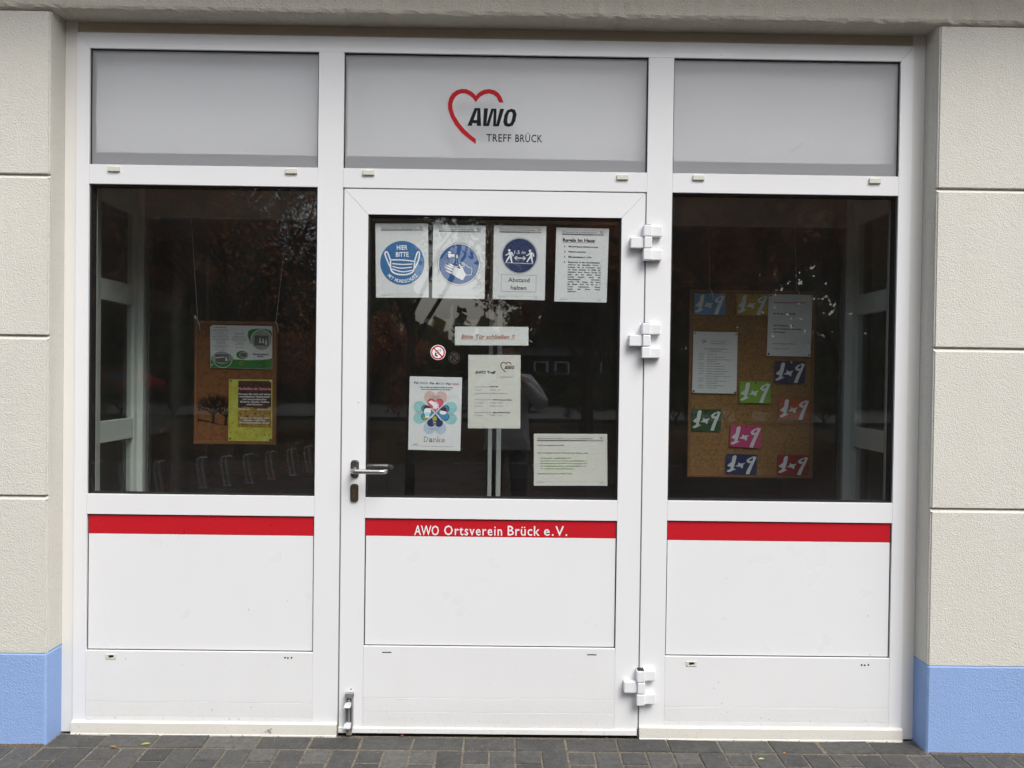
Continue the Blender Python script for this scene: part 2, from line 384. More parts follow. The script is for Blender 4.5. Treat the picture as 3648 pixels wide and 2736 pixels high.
class Sheet:
    """a flat sheet given by its corners in x,z (top left, top right, bottom right, bottom left)"""
    def __init__(s, name, label, cat, c, y, size, mat, group=None, th=.0006, root=None, part='paper', curl=0.0):
        s.c = c; s.y = y; s.W, s.H = size; s.k = 0
        cx = sum(p[0] for p in c)/4; zb = min(c[2][1], c[3][1])
        s.root = root or empty(name, (cx, y, zb), label, cat, group)
        b = bmesh.new(); nx, ny = 8, 10; g = {}
        for sd in (0, 1):
            for i in range(nx+1):
                for j in range(ny+1):
                    p = s.at(i/nx*s.W, j/ny*s.H, 0)
                    g[sd, i, j] = b.verts.new((p[0], y+(th if sd else 0), p[2]))
        for i in range(nx):
            for j in range(ny):
                b.faces.new((g[0, i, j], g[0, i, j+1], g[0, i+1, j+1], g[0, i+1, j])); b.faces.new((g[1, i, j], g[1, i+1, j], g[1, i+1, j+1], g[1, i, j+1]))
        for i in range(nx):
            b.faces.new((g[0, i, 0], g[0, i+1, 0], g[1, i+1, 0], g[1, i, 0])); b.faces.new((g[0, i, ny], g[1, i, ny], g[1, i+1, ny], g[0, i+1, ny]))
        for j in range(ny):
            b.faces.new((g[0, 0, j], g[1, 0, j], g[1, 0, j+1], g[0, 0, j+1])); b.faces.new((g[0, nx, j], g[0, nx, j+1], g[1, nx, j+1], g[1, nx, j]))
        me = bpy.data.meshes.new(part); b.to_mesh(me); b.free(); s.paper = link(part, me, mat, s.root)
    def at(s, u, v, d):
        a, b = u/s.W, v/s.H; c = s.c
        x = (1-b)*((1-a)*c[0][0]+a*c[1][0])+b*((1-a)*c[3][0]+a*c[2][0])
        z = (1-b)*((1-a)*c[0][1]+a*c[1][1])+b*((1-a)*c[3][1]+a*c[2][1])
        return (x, s.y-d, z)
    def put(s, name, mat, geos, lvl=1, parent=None, label=None):
        if 2 <= len(geos) <= 8:
            for g_ in geos: o = s.put(name, mat, [g_], lvl, parent, label)
            return o
        vs, fs = [], []
        for v, f in geos:
            o = len(vs); vs += [s.at(a, b, .0004*lvl) for a, b in v]; fs += [tuple(i+o for i in q) for q in f]
        me = bpy.data.meshes.new(name); me.from_pydata(vs, [], fs); me.update()
        o = link(name, me, mat, parent or s.root)
        if len(geos) > 8: o['kind'] = 'stuff'
        if label: o['label'] = label
        return o
    def pin(s, u, v, mat, r=.0038):
        p = Vector(s.at(u, v, 0)); m = MB()
        m.tube([p+Vector((0, .002, 0)), p-Vector((0, .003, 0)), p-Vector((0, .006, 0))], [r, r, r*.6], 10)
        return m.build('push_pin', mat, s.root, True)
def T(*a, **k): return text_geo(*a, **k)
def heart_logo(x, y, w, h):
    """ribbon heart with open lower right side, from picked outline points"""
    outer = [(828,1215),(700,1125),(560,1010),(430,860),(340,700),(297,560),(292,460),(315,360),(370,270),(450,212),(540,184),(640,186),(730,225),(790,275),(817,308),(845,270),(900,225),(980,190),(1070,178),(1160,195),(1245,245),(1300,320),(1340,427)]
    inner = [(828,1122),(740,1055),(620,950),(510,820),(425,690),(382,570),(375,480),(395,400),(435,335),(490,288),(550,267),(620,268),(700,305),(760,355),(800,405),(817,430),(845,390),(900,325),(980,278),(1060,262),(1140,280),(1210,330),(1255,427)]
    f = lambda p: (x+(p[0]-292)/1048*w, y+(p[1]-178)/1037*h)
    a = [f(p) for p in outer]; b = [f(p) for p in inner]; n = len(a)
    return a+b, [(i, i+1, n+i+1, n+i) for i in range(n-1)]
def awo_letters(x, y, w, h):
    """the three slanted block letters"""
    f = lambda p: (x+(p[0]-652)/930*w, y+(p[1]-537)/350*h)
    A = [[(652,874),(785,537),(838,537),(838,565),(768,765),(745,825),(740,874)],[(838,537),(893,537),(911,874),(830,874),(830,822),(832,765),(836,565)],[(745,825),(768,765),(832,765),(830,822)]]
    W = [[(960,540),(1038,540),(1012,840),(1000,876),(948,876)],[(1012,840),(1102,542),(1146,575),(1060,876),(1000,876)],[(1102,542),(1200,542),(1196,845),(1180,878),(1138,878),(1146,575)],[(1196,845),(1268,542),(1345,544),(1248,878),(1180,878)]]
    g = [poly_geo([f(p) for p in q]) for q in A+W]
    o = [(1480,538),(1550,560),(1582,640),(1560,770),(1510,860),(1430,886),(1355,862),(1330,790),(1350,660),(1400,570)]
    i = [(1478,600),(1503,620),(1507,660),(1492,745),(1470,805),(1436,825),(1410,805),(1407,750),(1420,665),(1445,610)]
    n = 10; g.append(([f(p) for p in o+i], [(k, (k+1) % n, n+(k+1) % n, n+k) for k in range(n)]))
    vs, fs = [], []
    for v, q in g: k = len(vs); vs += v; fs += [tuple(j+k for j in z) for z in q]
    return [(vs, fs)]

# ================================================================ GROUND
def sheet(name, mat, x0, x1, y0, y1, z, label=None):
    m = MB(); m.poly([(x0, y0, z), (x1, y0, z), (x1, y1, z), (x0, y1, z)])
    return tag(m.build(name, mat), kind='structure')
def cobble_mat():
    m, t, o = nodes('small_grey_sett_paving'); co = coord(t)
    mp = N(t, 'ShaderNodeMapping'); mp.inputs['Location'].default_value = (.058, .02, 0); t.links.new(co, mp.inputs[0])
    b = N(t, 'ShaderNodeTexBrick'); b.inputs['Scale'].default_value = 1; b.inputs['Brick Width'].default_value = .2; b.inputs['Row Height'].default_value = .1
    b.inputs['Mortar Size'].default_value = .006; b.inputs['Color1'].default_value = (.035, .037, .04, 1); b.inputs['Color2'].default_value = (.07, .07, .072, 1); b.inputs['Mortar'].default_value = (.06, .055, .045, 1)
    t.links.new(mp.outputs[0], b.inputs[0])
    c = mixc(t, mathn(t, 'MULTIPLY', noise(t, co, 1.2, 4), .6), b.outputs[0], (.06, .035, .022))
    p = pbsdf(t, o, c, .8, 0, .25); bump(t, p, b.outputs['Fac'], -.6, .004); return m
def asphalt_mat():
    m, t, o = nodes('asphalt'); co = coord(t); f = noise(t, co, 90, 4)
    c = mixc(t, noise(t, co, .5, 5, .7), mixc(t, f, (.022, .022, .024), (.05, .05, .053)), (.02, .014, .008)); pbsdf(t, o, c, .85); return m
def verge_mat():
    m, t, o = nodes('leaf_strewn_verge'); co = coord(t); f = noise(t, co, 14, 6, .7)
    c = ramp(t, f, [(.3, (.01, .016, .006)), (.48, (.018, .024, .008)), (.6, (.045, .018, .008)), (.75, (.09, .035, .012))]); pbsdf(t, o, c, .95, 0, .1); return m
base = sheet('ground', verge_mat(), -160, 160, -180, .0, -.03)
sheet('forecourt_paving', cobble_mat(), -14, 14, -9.5, -.83, -.002)
sheet('road', asphalt_mat(), -120, 120, -33, -21.5, -.01)
m = MB()
for x0 in range(-60, 60, 1): m.box(x0+.006, x0+.994, -21.5, -21.38, -.03, .1, .01)
tag(m.build('road_kerb', plain('kerb_stone', (.07, .07, .068), .85)), kind='structure')

pave = tag(MB().box(-2.75, 2.75, -.83, -.001, -.06, -.0035).build('pavement', M['sand']), kind='structure')
def stone(x0, x1, y0, y1):
    if x0 < -2.7 or x1 > 2.7: return
    g = random.uniform(.0032, .0048); hx, hy = (x1-x0)/2-g, (y1-y0)/2-g
    b = bmesh.new(); bmesh.ops.create_cube(b, size=1)
    for v in b.verts:
        v.co = Vector((v.co.x*2*hx+random.uniform(-.0022, .0022), v.co.y*2*hy+random.uniform(-.0022, .0022), v.co.z*.05-.025))
    top = [e for e in b.edges if all(v.co.z > -.01 for v in e.verts)]
    bmesh.ops.bevel(b, geom=top, offset=random.uniform(.0035, .0065), segments=2, affect='EDGES', profile=.6)
    me = bpy.data.meshes.new('paving_stone'); b.to_mesh(me); b.free(); me.materials.append(M['paver'])
    o = bpy.data.objects.new('paving_stone', me); COL.objects.link(o); o.parent = pave
    o.location = ((x0+x1)/2, (y0+y1)/2, random.uniform(-.0015, .002))
    o.rotation_euler = (random.gauss(0, .011), random.gauss(0, .011), random.gauss(0, .008))
u0 = .0575; pw = .2035
for k in range(-14, 14):
    a = u0+k*pw
    if a > -1.77-pw*.6 and a+pw < 1.69+.1:
        stone(max(a, -1.776), min(a+pw, 1.676), -.122, -.014)
    for c in (0, 1):
        xa = a+c*pw/2; xb = xa+pw/2; y = -.125
        out_side = xb < -1.74 or xa > 1.66
        if c == 0: stone(xa, xb, y-.1, y); y -= .1
        while y > -.8:
            y1 = max(y-.2, -.826); stone(xa, xb, y1, y); y = y1
box('threshold_strip', M['soil'], pave, -1.7, 1.62, -.0135, -.002, -.01, -.004, 0)
box('wall_foot_strip', M['soil'], pave, 1.69, 2.7, -.124, -.102, -.008, -.0005, .0)
box('wall_foot_strip', M['soil'], pave, -2.7, -1.786, -.124, -.102, -.008, -.0005, .0)

# ================================================================ BUILDING FACADE
bld = empty('house_facade', (0, -.1, 0), 'cream rendered house wall with grooved blocks and a blue painted plinth around the shopfront', 'building')
WX0, WX1 = -1.779, 1.681
for (xa, xb, zs) in ((-9, WX0, ((.354, .958), (.973, 1.582), (1.598, 2.207), (2.223, 2.850))), (WX1, 9, ((.341, .950), (.965, 1.582), (1.598, 2.206), (2.222, 2.850)))):
    z0 = zs[0][0]
    box('wall_core', M['wall'], bld, xa, xb, -.086, .3, z0+.0005, 3.2, .003)
    box('plinth', M['plinth'], bld, xa-(.001 if xa > 0 else 0), xb+(.001 if xb < 0 else 0), -.1015, .3, -.05, z0, .006)
    for a, b in zs:
        # joined hewn edge: bevelled block proud of the groove
        mb = MB(); e_ = .0095 if b < 2.5 else 0
        pr = [(-.0995, a+.002), (-.0995, b-.003), (-.098, b-.001), (-.0880, b+e_), (-.0865, b+e_), (-.0865, a), (-.098, a)]
        va = [mb.bm.verts.new((xa, y, z)) for y, z in pr]; vb = [mb.bm.verts.new((xb, y, z)) for y, z in pr]; mb.bm.faces.new(va); mb.bm.faces.new(vb[::-1])
        for i in range(len(pr)): mb.bm.faces.new((va[i], vb[i], vb[(i+1) % len(pr)], va[(i+1) % len(pr)]))
        near = va if xa > 0 else vb
        es = [e for e in mb.bm.edges if all(v in near for v in e.verts) and all(v.co.y < -.0975 for v in e.verts)]
        bmesh.ops.bevel(mb.bm, geom=es, offset=.005, segments=2, affect='EDGES')
        mb.build('wall_block', M['wall'], bld)
# lintel: slightly proud band with an uneven trowelled arris
m = MB(); r = random.Random(3); n = 260; prev = None; bmv = m.bm
prof = [(-.108, 3.32), (-.108, 2.872), (-.104, 2.862), (-.098, 2.857), (.05, 2.857), (.05, 3.32)]
rings = []
for i in range(n+1):
    x = -3.2+6.4*i/n; q = r.gauss(0, .0013)
    rings.append([bmv.verts.new((x, p[0]+(r.gauss(0, .0012) if j in (1, 2, 3) else 0), p[1]+(q+r.gauss(0, .0012) if j in (1, 2, 3) else (0 if j != 4 else 0)))) for j, p in enumerate(prof)])
for a, b in zip(rings, rings[1:]):
    for j in range(len(prof)-1): bmv.faces.new((a[j], b[j], b[j+1], a[j+1]))
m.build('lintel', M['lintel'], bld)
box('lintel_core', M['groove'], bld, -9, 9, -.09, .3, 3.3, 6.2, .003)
box('upper_wall', M['wall'], bld, -9, 9, -.1, -.0905, 3.321, 6.2, .003)
box('overhang_slab', M['groove'], bld, -6, 6, -.54, -.1085, 3.28, 3.40, .01)  # unseen overhang, sized by the shade it casts down the facade

# ================================================================ SHOPFRONT (fixed frame)
sf = empty('shopfront', (0, 0, 0), 'white aluminium shopfront frame with frosted top panes, dark display windows and red striped lower panels', 'shopfront')
g = .0004; D = .07
XL, XR = -1.7293, 1.6293
a1, b1, a2, b2 = -.764, -.6624, .5600, .6625     # the two mullions
gl, gr_ = -1.678, 1.5784
# cover strips round the frame
box('cover_strip', M['trim'], sf, -1.7785, XL-g, .006, .05, .0, 2.8565)
box('cover_strip', M['trim'], sf, XR+g, 1.6805, .006, .05, .0, 2.8565)
box('cover_strip', M['trim_top'], sf, XL, XR, .010, .05, 2.8135, 2.8565)
# stiles and head rail with mitred corners
MB().prism([(XL, .0505), (gl, .0505), (gl, 2.751-.0006), (XL, 2.8125-.0006)], 0, D).build('stile', M['white'], sf)
MB().prism([(gr_, .0505), (XR, .0505), (XR, 2.8125-.0006), (gr_, 2.751-.0006)], 0, D).build('stile', M['white'], sf)
MB().prism([(XL+.0006, 2.8125), (gl+.0006, 2.751), (gr_-.0006, 2.751), (XR-.0006, 2.8125)], 0, D).build('head_rail', M['white'], sf)
box('mullion', M['white'], sf, a1, b1, 0, D, .0505, 2.7505)
box('mullion', M['white'], sf, a2, b2, 0, D, .0505, 2.7505)
bays = ((gl, a1), (b2, gr_))
for xa, xb in bays:
    box('transom', M['white'], sf, xa+g, xb-g, 0, D, 2.210, 2.288)
    box('middle_rail', M['white'], sf, xa+g, xb-g, 0, D, .8843, .9655)
    box('bottom_board', M['white_low'], sf, xa+g, xb-g, 0, D, .1265, .3325)
    box('bottom_board', M['white_low'], sf, xa+g, xb-g, 0, D, .0685, .1258)
    box('bottom_board', M['white_low'], sf, xa+g, xb-g, 0, D, .0505, .0678)
    box('panel', M['panel'], sf, xa+.0045, xb-.0045, .008, .05, .337, .804, .0012)
    box('red_stripe', M['red'], sf, xa+.0045, xb-.0045, .0075, .05, .8043, .880, .0008)
    # black strips paint the shadow line round the recessed panel
    mm = MB()
    mm.box(xa, xa+.0042, .011, .05, .3328, .884); mm.box(xb-.0042, xb, .011, .05, .3328, .884); mm.box(xa, xb, .011, .05, .8803, .8843); mm.box(xa, xb, .011, .05, .3326, .3366)
    mm.build('panel_gasket', M['gasket'], sf)
box('transom', M['white'], sf, b1+g, a2-g, 0, D, 2.210, 2.288)
box('door_head_seal', M['seal'], sf, b1, a2, .02, D, 2.2055, 2.2095, 0)
box('door_jamb_seal', M['seal'], sf, b1, b1+.0045, .006, D, .0, 2.2055, 0)
box('door_jamb_seal', M['seal'], sf, a2-.005, a2, .006, D, .0, 2.2055, 0)
for xa, xb in ((XL, b1), (a2, XR)):
    m = MB(); pr = [(-.001, .0503), (-.011, .047), (-.013, .0445), (-.0145, .004), (-.017, .0015), (-.017, -.004), (.05, -.004), (.05, .0503)]
    va = [m.bm.verts.new((xa+.0003, y, z)) for y, z in pr]; vb = [m.bm.verts.new((xb-.0003, y, z)) for y, z in pr]
    m.bm.faces.new(va); m.bm.faces.new(vb[::-1])
    for i in range(len(pr)): m.bm.faces.new((va[i], vb[i], vb[(i+1) % len(pr)], va[(i+1) % len(pr)]))
    m.build('sill_profile', M['sill'], sf)
# panes
def gasket(xa, xb, za, zb, parent, wd=.0048, y0=.010, mat=None):
    m = MB(); m.box(xa, xa+wd, y0, .05, za, zb); m.box(xb-wd, xb, y0, .05, za, zb); m.box(xa+wd, xb-wd, y0, .05, zb-wd, zb); m.box(xa+wd, xb-wd, y0, .05, za, za+wd*.7)
    return m.build('gasket', mat or M['gasket'], parent)
panes = {}
for i, (xa, xb) in enumerate(((gl, a1), (b1, a2), (b2, gr_))):
    za, zb = 2.288, 2.751
    p = box('frosted_pane', M['frost'], sf, xa+.002, xb-.002, .014, .018, za+.002, zb-.002, 0); panes[i] = p
    p.data.materials.append(M['clear'])
    for f_ in p.data.polygons: f_.material_index = 0 if f_.normal.y < -.5 else 1
    gasket(xa, xb, za, zb, sf, .0042)
    # added unseen board, lining and dark strip giving the frosted pane its shade band
    box('pane_backing', M['backing'], sf, xa, xb, .075, .085, za, zb, 0)
    box('pane_shade_band', M['shade_band'], sf, xa, xb, .0235, .0745, za, za+.054, .002)
    box('pane_lining', M['backing'], sf, xa, xa+.004, .0505, .0745, za+.055, zb, 0)
    box('pane_lining', M['backing'], sf, xb-.004, xb, .0505, .0745, za+.055, zb, 0)
    tag(p, ['left frosted grey top pane', 'middle frosted grey top pane with the red heart logo', 'right frosted grey top pane'][i])
for i, (xa, xb) in enumerate(bays):
    p = box('window_pane', M['glass_win'], sf, xa+.002, xb-.002, .014, .038, .9675, 2.208, 0)
    gasket(xa, xb, .9655, 2.210, sf, .0065)
# logo on the middle top pane
class Flat(Sheet):
    def __init__(s, root, x0, z1, W, H, y): s.c = [(x0, z1), (x0+W, z1), (x0+W, z1-H), (x0, z1-H)]; s.W, s.H = W, H; s.y = y; s.root = root
L = Flat(sf, -.2465, 2.6175, .3827, .2217, .0135)
L.put('heart_emblem', M['red_logo'], [heart_logo(0, 0, .2240, .2220)], 1)
L.put('lettering', M['ink'], awo_letters(.0797, .0770, .1980, .0742), 1)
L.put('lettering', M['ink'], [T('TREFF', .1573, .2107, .0297, .0995, bold=.008, sp=1.1), T('BRÜCK', .2740, .2107, .0297, .1085, bold=.008, sp=1.1)], 1)
# scuffs, scratches and smudges
def mark(name, parent, pts, y, mat):
    m = MB(); m.bm.faces.new([m.bm.verts.new((a, y, b)) for a, b in pts]); return m.build(name, mat, parent)
MS = plain('scuff_mark', (.30, .29, .27), .7); MSL = plain('pale_smudge', (.60, .60, .62), .6)
mark('smudge', sf, [(1.128, 2.383), (1.150, 2.388), (1.172, 2.402), (1.198, 2.430), (1.176, 2.412), (1.155, 2.399), (1.138, 2.389)], .0136, MSL)
rq = random.Random(12)
for i in range(26):
    x = rq.choice((rq.uniform(-1.66, -.78), rq.uniform(.68, 1.56))); z = .06+.9*rq.random()**2.2*.9
    if .8 < z < .97 or abs(z-.33) < .012: continue
    a = rq.uniform(0, PI); l = rq.uniform(.002, .007); wq = rq.uniform(.0008, .0016)
    mark('scuff', sf, [(x-l*math.cos(a), z-l*math.sin(a)), (x+wq*math.sin(a), z-wq*math.cos(a)), (x+l*math.cos(a), z+l*math.sin(a)), (x-wq*math.sin(a), z+wq*math.cos(a))], -.0004 if z < .33 else .0074, MS)
for dx_, dz_, r_ in ((-.935, .020, .006), (-.925, .027, .003), (-.947, .016, .003), (-.928, .013, .004)):
    mark('scuff', sf, [(dx_+r_*math.cos(q)*(1+.3*math.sin(3*q)), dz_+r_*math.sin(q)*1.2) for q in [k*PI/5 for k in range(10)]], -.0153, MS)
# small cream drain caps on the transoms, broken vents and drill holes below
def cap(xc, z0, w_=.047, h=.0195):
    m = MB(); m.box(xc-w_/2, xc+w_/2, -.009, 0, z0, z0+h, .0018, 2)
    return m.build('drain_cap', M['clip'], sf)
for xc, z0 in ((-1.577, 2.2590), (-.869, 2.2607), (-.560, 2.2598), (.4605, 2.2569), (.767, 2.2597), (1.4797, 2.2576)): cap(xc, z0)
for x0, z0 in ((-1.597, .2997), (.749, .2944)):
    m = MB(); wv, hv = .0425, .019
    m.box(x0, x0+wv, -.003, 0, z0, z0+.004, .0008); m.box(x0, x0+wv, -.003, 0, z0+hv-.004, z0+hv, .0008); m.box(x0, x0+.010, -.003, 0, z0+.004, z0+hv-.004); m.box(x0+wv-.010, x0+wv, -.003, 0, z0+.004, z0+hv-.004)
    m.build('vent_cap', M['clip'], sf)
    m = MB(); m.prism([(x0+.010+a, z0+.004+b) for a, b in ((0, .002), (.006, 0), (.014, .001), (.0225, .003), (.022, .009), (.012, .011), (.004, .009))], -.0008, .0); m.build('vent_slot', M['dark'], sf)
for cxs, z in (((-.8759, -.8644, -.8496), .311), ((1.4642, 1.4767, 1.4914), .3056)):
    for i, x in enumerate(cxs):
        m = MB(); m.tube([(x, .001, z-.001*(i == 1)), (x, -.0005, z-.001*(i == 1))], .0038, 10); m.build('drain_hole', M['dark'], sf)

# ================================================================ ENTRANCE DOOR
dr = empty('entrance_door', (.5555, 0, .01), 'white glazed entrance door with steel lever handle, hung on three hinges at its right edge', 'door')
dx0, dx1 = -.6560, .5545; gx0, gx1 = -.5603, .4605
MB().prism([(dx0, .0345), (gx0, .0345), (gx0, 2.1045-.0006), (dx0, 2.2050-.0006)], 0, D).build('stile', M['white'], dr)
MB().prism([(gx1, .0345), (dx1, .0345), (dx1, 2.2050-.0006), (gx1, 2.1045-.0006)], 0, D).build('stile', M['white'], dr)
MB().prism([(dx0+.0006, 2.2050), (gx0+.0006, 2.1045), (gx1-.0006, 2.1045), (dx1-.0006, 2.2050)], 0, D).build('top_rail', M['white'], dr)
box('middle_rail', M['white'], dr, gx0+g, gx1-g, 0, D, .8806, .9632)
box('kick_board', M['white_low'], dr, gx0+g, gx1-g, 0, D, .1524, .3612)
box('kick_board', M['white_low'], dr, gx0+g, gx1-g, 0, D, .0955, .1517)
box('kick_board', M['white_low'], dr, gx0+g, gx1-g, 0, D, .0345, .0948)
m = MB(); pr = [(-.002, .0342), (-.009, .031), (-.0105, .013), (-.0085, .0115), (.04, .0115), (.04, .0342)]
va = [m.bm.verts.new((dx0, y, z)) for y, z in pr]; vb = [m.bm.verts.new((dx1-.004, y, z)) for y, z in pr]; m.bm.faces.new(va); m.bm.faces.new(vb[::-1])
for i in range(len(pr)): m.bm.faces.new((va[i], vb[i], vb[(i+1) % len(pr)], va[(i+1) % len(pr)]))
m.build('drip_profile', M['white_low'], dr)
box('bottom_brush', M['gasket'], dr, dx0+.004, dx1-.006, .004, .04, .0, .0112, 0)
box('panel', M['panel'], dr, gx0+.0045, gx1-.0045, .008, .05, .3655, .8076, .0012)
stripe = box('red_stripe', M['red'], dr, gx0+.0045, gx1-.0045, .0075, .05, .8079, .8765, .0008)
mm = MB(); xa, xb = gx0, gx1
mm.box(xa, xa+.0042, .011, .05, .3613, .8804); mm.box(xb-.0042, xb, .011, .05, .3613, .8804); mm.box(xa, xb, .011, .05, .8768, .8804); mm.box(xa, xb, .011, .05, .3613, .3652)
mm.build('panel_gasket', M['gasket'], dr)  # same dark strips drawn for the shadow round the door panel
Ls = Flat(dr, -.3607, .8889, .7, .1, .0070)
Ls.put('lettering', M['ink_white'], [T('AWO', 0, .0762, .0385, .0995, bold=.009), T('Ortsverein', .1205, .0747, .0385, .235, bold=.009, sp=1.15), T('Brück', .3780, .0731, .0385, .1300, bold=.009, sp=1.1), T('e.V.', .5250, .0723, .0385, .0950, bold=.009, sp=1.2)], 1, stripe)
box('door_pane', M['glass'], dr, gx0+.002, gx1-.002, .012, .036, .965, 2.1025, 0)
gasket(gx0, gx1, .9632, 2.1045, dr, .0062)
for x0, z in ((-.4842, .3347), (.3458, .3335)):
    m = MB(); m.box(x0, x0+.0378, -.0006, .002, z, z+.0042, .0004); m.build('drain_slot', M['dark'], dr)
mark('scratch', dr, [(-.430, .1445), (-.405, .1462), (-.378, .1492), (-.404, .1472)], -.0004, MS)
for i in range(14):
    x = rq.uniform(-.54, .44); z = .05+.28*rq.random()**1.5
    a = rq.uniform(0, PI); l = rq.uniform(.002, .005); mark('scuff', dr, [(x-l*math.cos(a), z-l*math.sin(a)), (x+.001*math.sin(a), z-.001*math.cos(a)), (x+l*math.cos(a), z+l*math.sin(a))], -.0004, MS)
# hinges
for zt in (2.0715, 1.6800, .2855):
    hp = empty('hinge', (0, 0, 0)); hp.parent = dr; hp.location = Vector((.559, -.02, zt-.14))-Vector(dr.location)
    xk0, xk1 = .5430, .5762
    for k, (side, dz) in enumerate(((1, 0), (-1, .0470), (1, .0945))):
        za, zb = zt-dz-.0455, zt-dz
        m = MB(); m.box(xk0+(.003 if k == 1 else 0), xk1+(.001 if k == 1 else 0), -.041, -.001, za, zb, .0035, 2); m.build('knuckle', M['white'], hp)
        if side == 1: m = MB(); m.box(xk1-.0005, .6200, -.028, -.0005, za+.0015, zb-.0035, .003, 2)
        else: m = MB(); m.box(.4935, xk0+.0035, -.031, -.0005, za+.0005, zb-.001, .003, 2)
        m.build('leaf', M['white'], hp)
    m = MB(); m.box(xk0+.0035, xk1-.0035, -.038, -.004, zt+.0002, zt+.0016); m.build('cap', M['gasket'], hp)
# handle: bent steel tube, its twin inside
def plate(x0, x1, z0, z1, y0, y1, name, parent):
    pts = []; r = .011
    for cx_, cz, a0 in ((x1-r, z1-r, 0), (x0+r, z1-r, 90), (x0+r, z0+r, 180), (x1-r, z0+r, 270)):
        pts += [(cx_+r*math.cos(math.radians(a0+q)), cz+r*math.sin(math.radians(a0+q))) for q in (0, 30, 60, 90)]
    m = MB(); m.prism(pts, y0, y1)
    fr = [e for e in m.bm.edges if all(abs(v.co.y-y0) < 1e-6 for v in e.verts)]
    bmesh.ops.bevel(m.bm, geom=fr, offset=.0035, segments=2, affect='EDGES')
    return m.build(name, M['bronze'], parent)
hd = empty('handle', (0, 0, 0)); hd.parent = dr; hd.location = Vector((-.6, -.02, 1.08))-Vector(dr.location)
plate(-.6175, -.5860, 1.0445, 1.1145, -.011, -.0003, 'rosette', hd)
def lever(sy, yb, zc=1.0760):
    xr = -.6035; f = lambda x, y, z: (x, yb+sy*y, z)
    pts = [f(xr, 0, zc), f(xr, .035, zc)]
    for q in range(0, 91, 15): a = math.radians(q); pts.append(f(xr+.018*(1-math.cos(a)), .040+.018*math.sin(a), zc))
    pts += [f(-.55, .058, zc), f(-.50, .058, zc)]
    for q in range(0, 91, 15): a = math.radians(q); pts.append(f(-.490+.021*math.sin(a), .037+.021*math.cos(a), zc))
    pts += [f(-.469, .018, zc)]
    m = MB(); m.tube(pts, .0092, 16); return m
lever(-1, -.008).build('lever', M['steel'], hd, False)
for p_ in hd.children[-1].data.polygons: p_.use_smooth = len(p_.vertices) == 4
m = MB(); m.tube([(-.6035, -.010, 1.076), (-.6035, -.020, 1.076)], .0125, 18); m.build('collar', M['steel'], hd)
lever(1, .072).build('inner_lever', M['steel'], hd)
for p_ in hd.children[-1].data.polygons: p_.use_smooth = len(p_.vertices) == 4
lk = plate(-.6185, -.5865, .9475, 1.0185, -.011, -.0003, 'lock_plate', dr)
m = MB(); m.tube([(-.6045, -.0135, .9910), (-.6045, -.010, .9910)], .0078, 16); m.box(-.6085, -.6005, -.0128, -.010, .966, .984, .002); m.build('lock_cylinder', M['brass'], lk)
m = MB(); m.box(-.6053, -.6037, -.0140, -.0120, .986, .996); m.build('keyhole', M['dark'], lk)
# foot bolt
fb = empty('foot_bolt', (0, 0, 0)); fb.parent = dr; fb.location = Vector((-.613, -.01, .03))-Vector(dr.location)
m = MB(); m.box(-.6275, -.6215, -.024, -.0003, .034, .172, .001); m.box(-.6025, -.5965, -.024, -.0003, .034, .172, .001); m.box(-.6215, -.6025, -.006, -.0003, .034, .172)
m.prism([(-.6275, .158), (-.5965, .158), (-.5965, .176), (-.6275, .176)], -.0235, -.001); m.build('bolt_housing', M['galv'], fb)
m = MB(); m.box(-.6175, -.6065, -.020, -.0062, .040, .150, .001); m.build('bolt_bar', M['galv'], fb)
m = MB(); m.poly([(-.628, -.045, .131), (-.603, -.045, .131), (-.601, -.020, .141), (-.626, -.020, .141)]); m.box(-.6285, -.6025, -.047, -.018, .127, .1305, .001); m.build('foot_lug', M['zinc_lt'], fb)
m = MB(); m.box(-.6295, -.6025, -.043, -.018, .041, .0450, .001); m.poly([(-.6295, -.044, .0455), (-.6025, -.044, .0455), (-.6005, -.018, .060), (-.6275, -.018, .060)]); m.build('foot_lug', M['zinc_lt'], fb)
box('bolt_foot', plain('worn_bolt_tip', (.25, .23, .19), .7, .2, .3, .3), fb, -.6225, -.6005, -.018, -.004, .006, .036, .001)
m = MB(); m.tube([(-.6082, -.0006, .1858), (-.6082, .001, .1858)], .0030, 8); m.build('screw_hole', M['dark'], dr)

# ================================================================ INSIDE: vestibule and dark room
def st(name, mat, x0, x1, y0, y1, z0, z1): return tag(MB().box(x0, x1, y0, y1, z0, z1).build(name, mat), kind='structure')
MI = plain('interior_plaster', (.36, .35, .32), .85); MC = plain('vestibule_ceiling_paint', (.6, .56, .5), .85); MF = plain('dark_floor_tiles', (.06, .06, .058), .5)
st('vestibule_floor', plain('door_mat', (.16, .16, .15), .9), -2.6, 2.6, .071, .7, -.1, -.004)
st('interior_floor', MF, -4, 4, .7, 7.5, -.1, -.002)
st('vestibule_ceiling', MC, -2.6, 2.6, .09, .9, 2.52, 2.6)
st('interior_ceiling', plain('room_ceiling', (.5, .5, .48), .85), -4, 4, .9, 7.5, 2.75, 2.85)
st('light_block_roof', MI, -9, 9, .3012, 7.7, 2.90, 3.05)  # added unseen cover keeping sky light out of the rooms
st('light_block_bulkhead', MI, -2.6, 2.6, .0875, .3, 2.6005, 2.95)  # added to block the light leak above the frosted panes
MI2 = plain('bright_interior_plaster', (.72, .74, .70), .85)
st('interior_wall', MI, -4, -2.6, .3, .4, -.1, 2.85); st('interior_wall', MI, 2.5, 4, .3, .4, -.1, 2.85)
st('interior_wall', MI, -4.1, -4, .3, 7.5, -.1, 2.85); st('interior_wall', MI, 4, 4.1, .3, 7.5, -.1, 2.85); st('interior_wall', MI, -4, 4, 7.5, 7.6, -.1, 2.85)
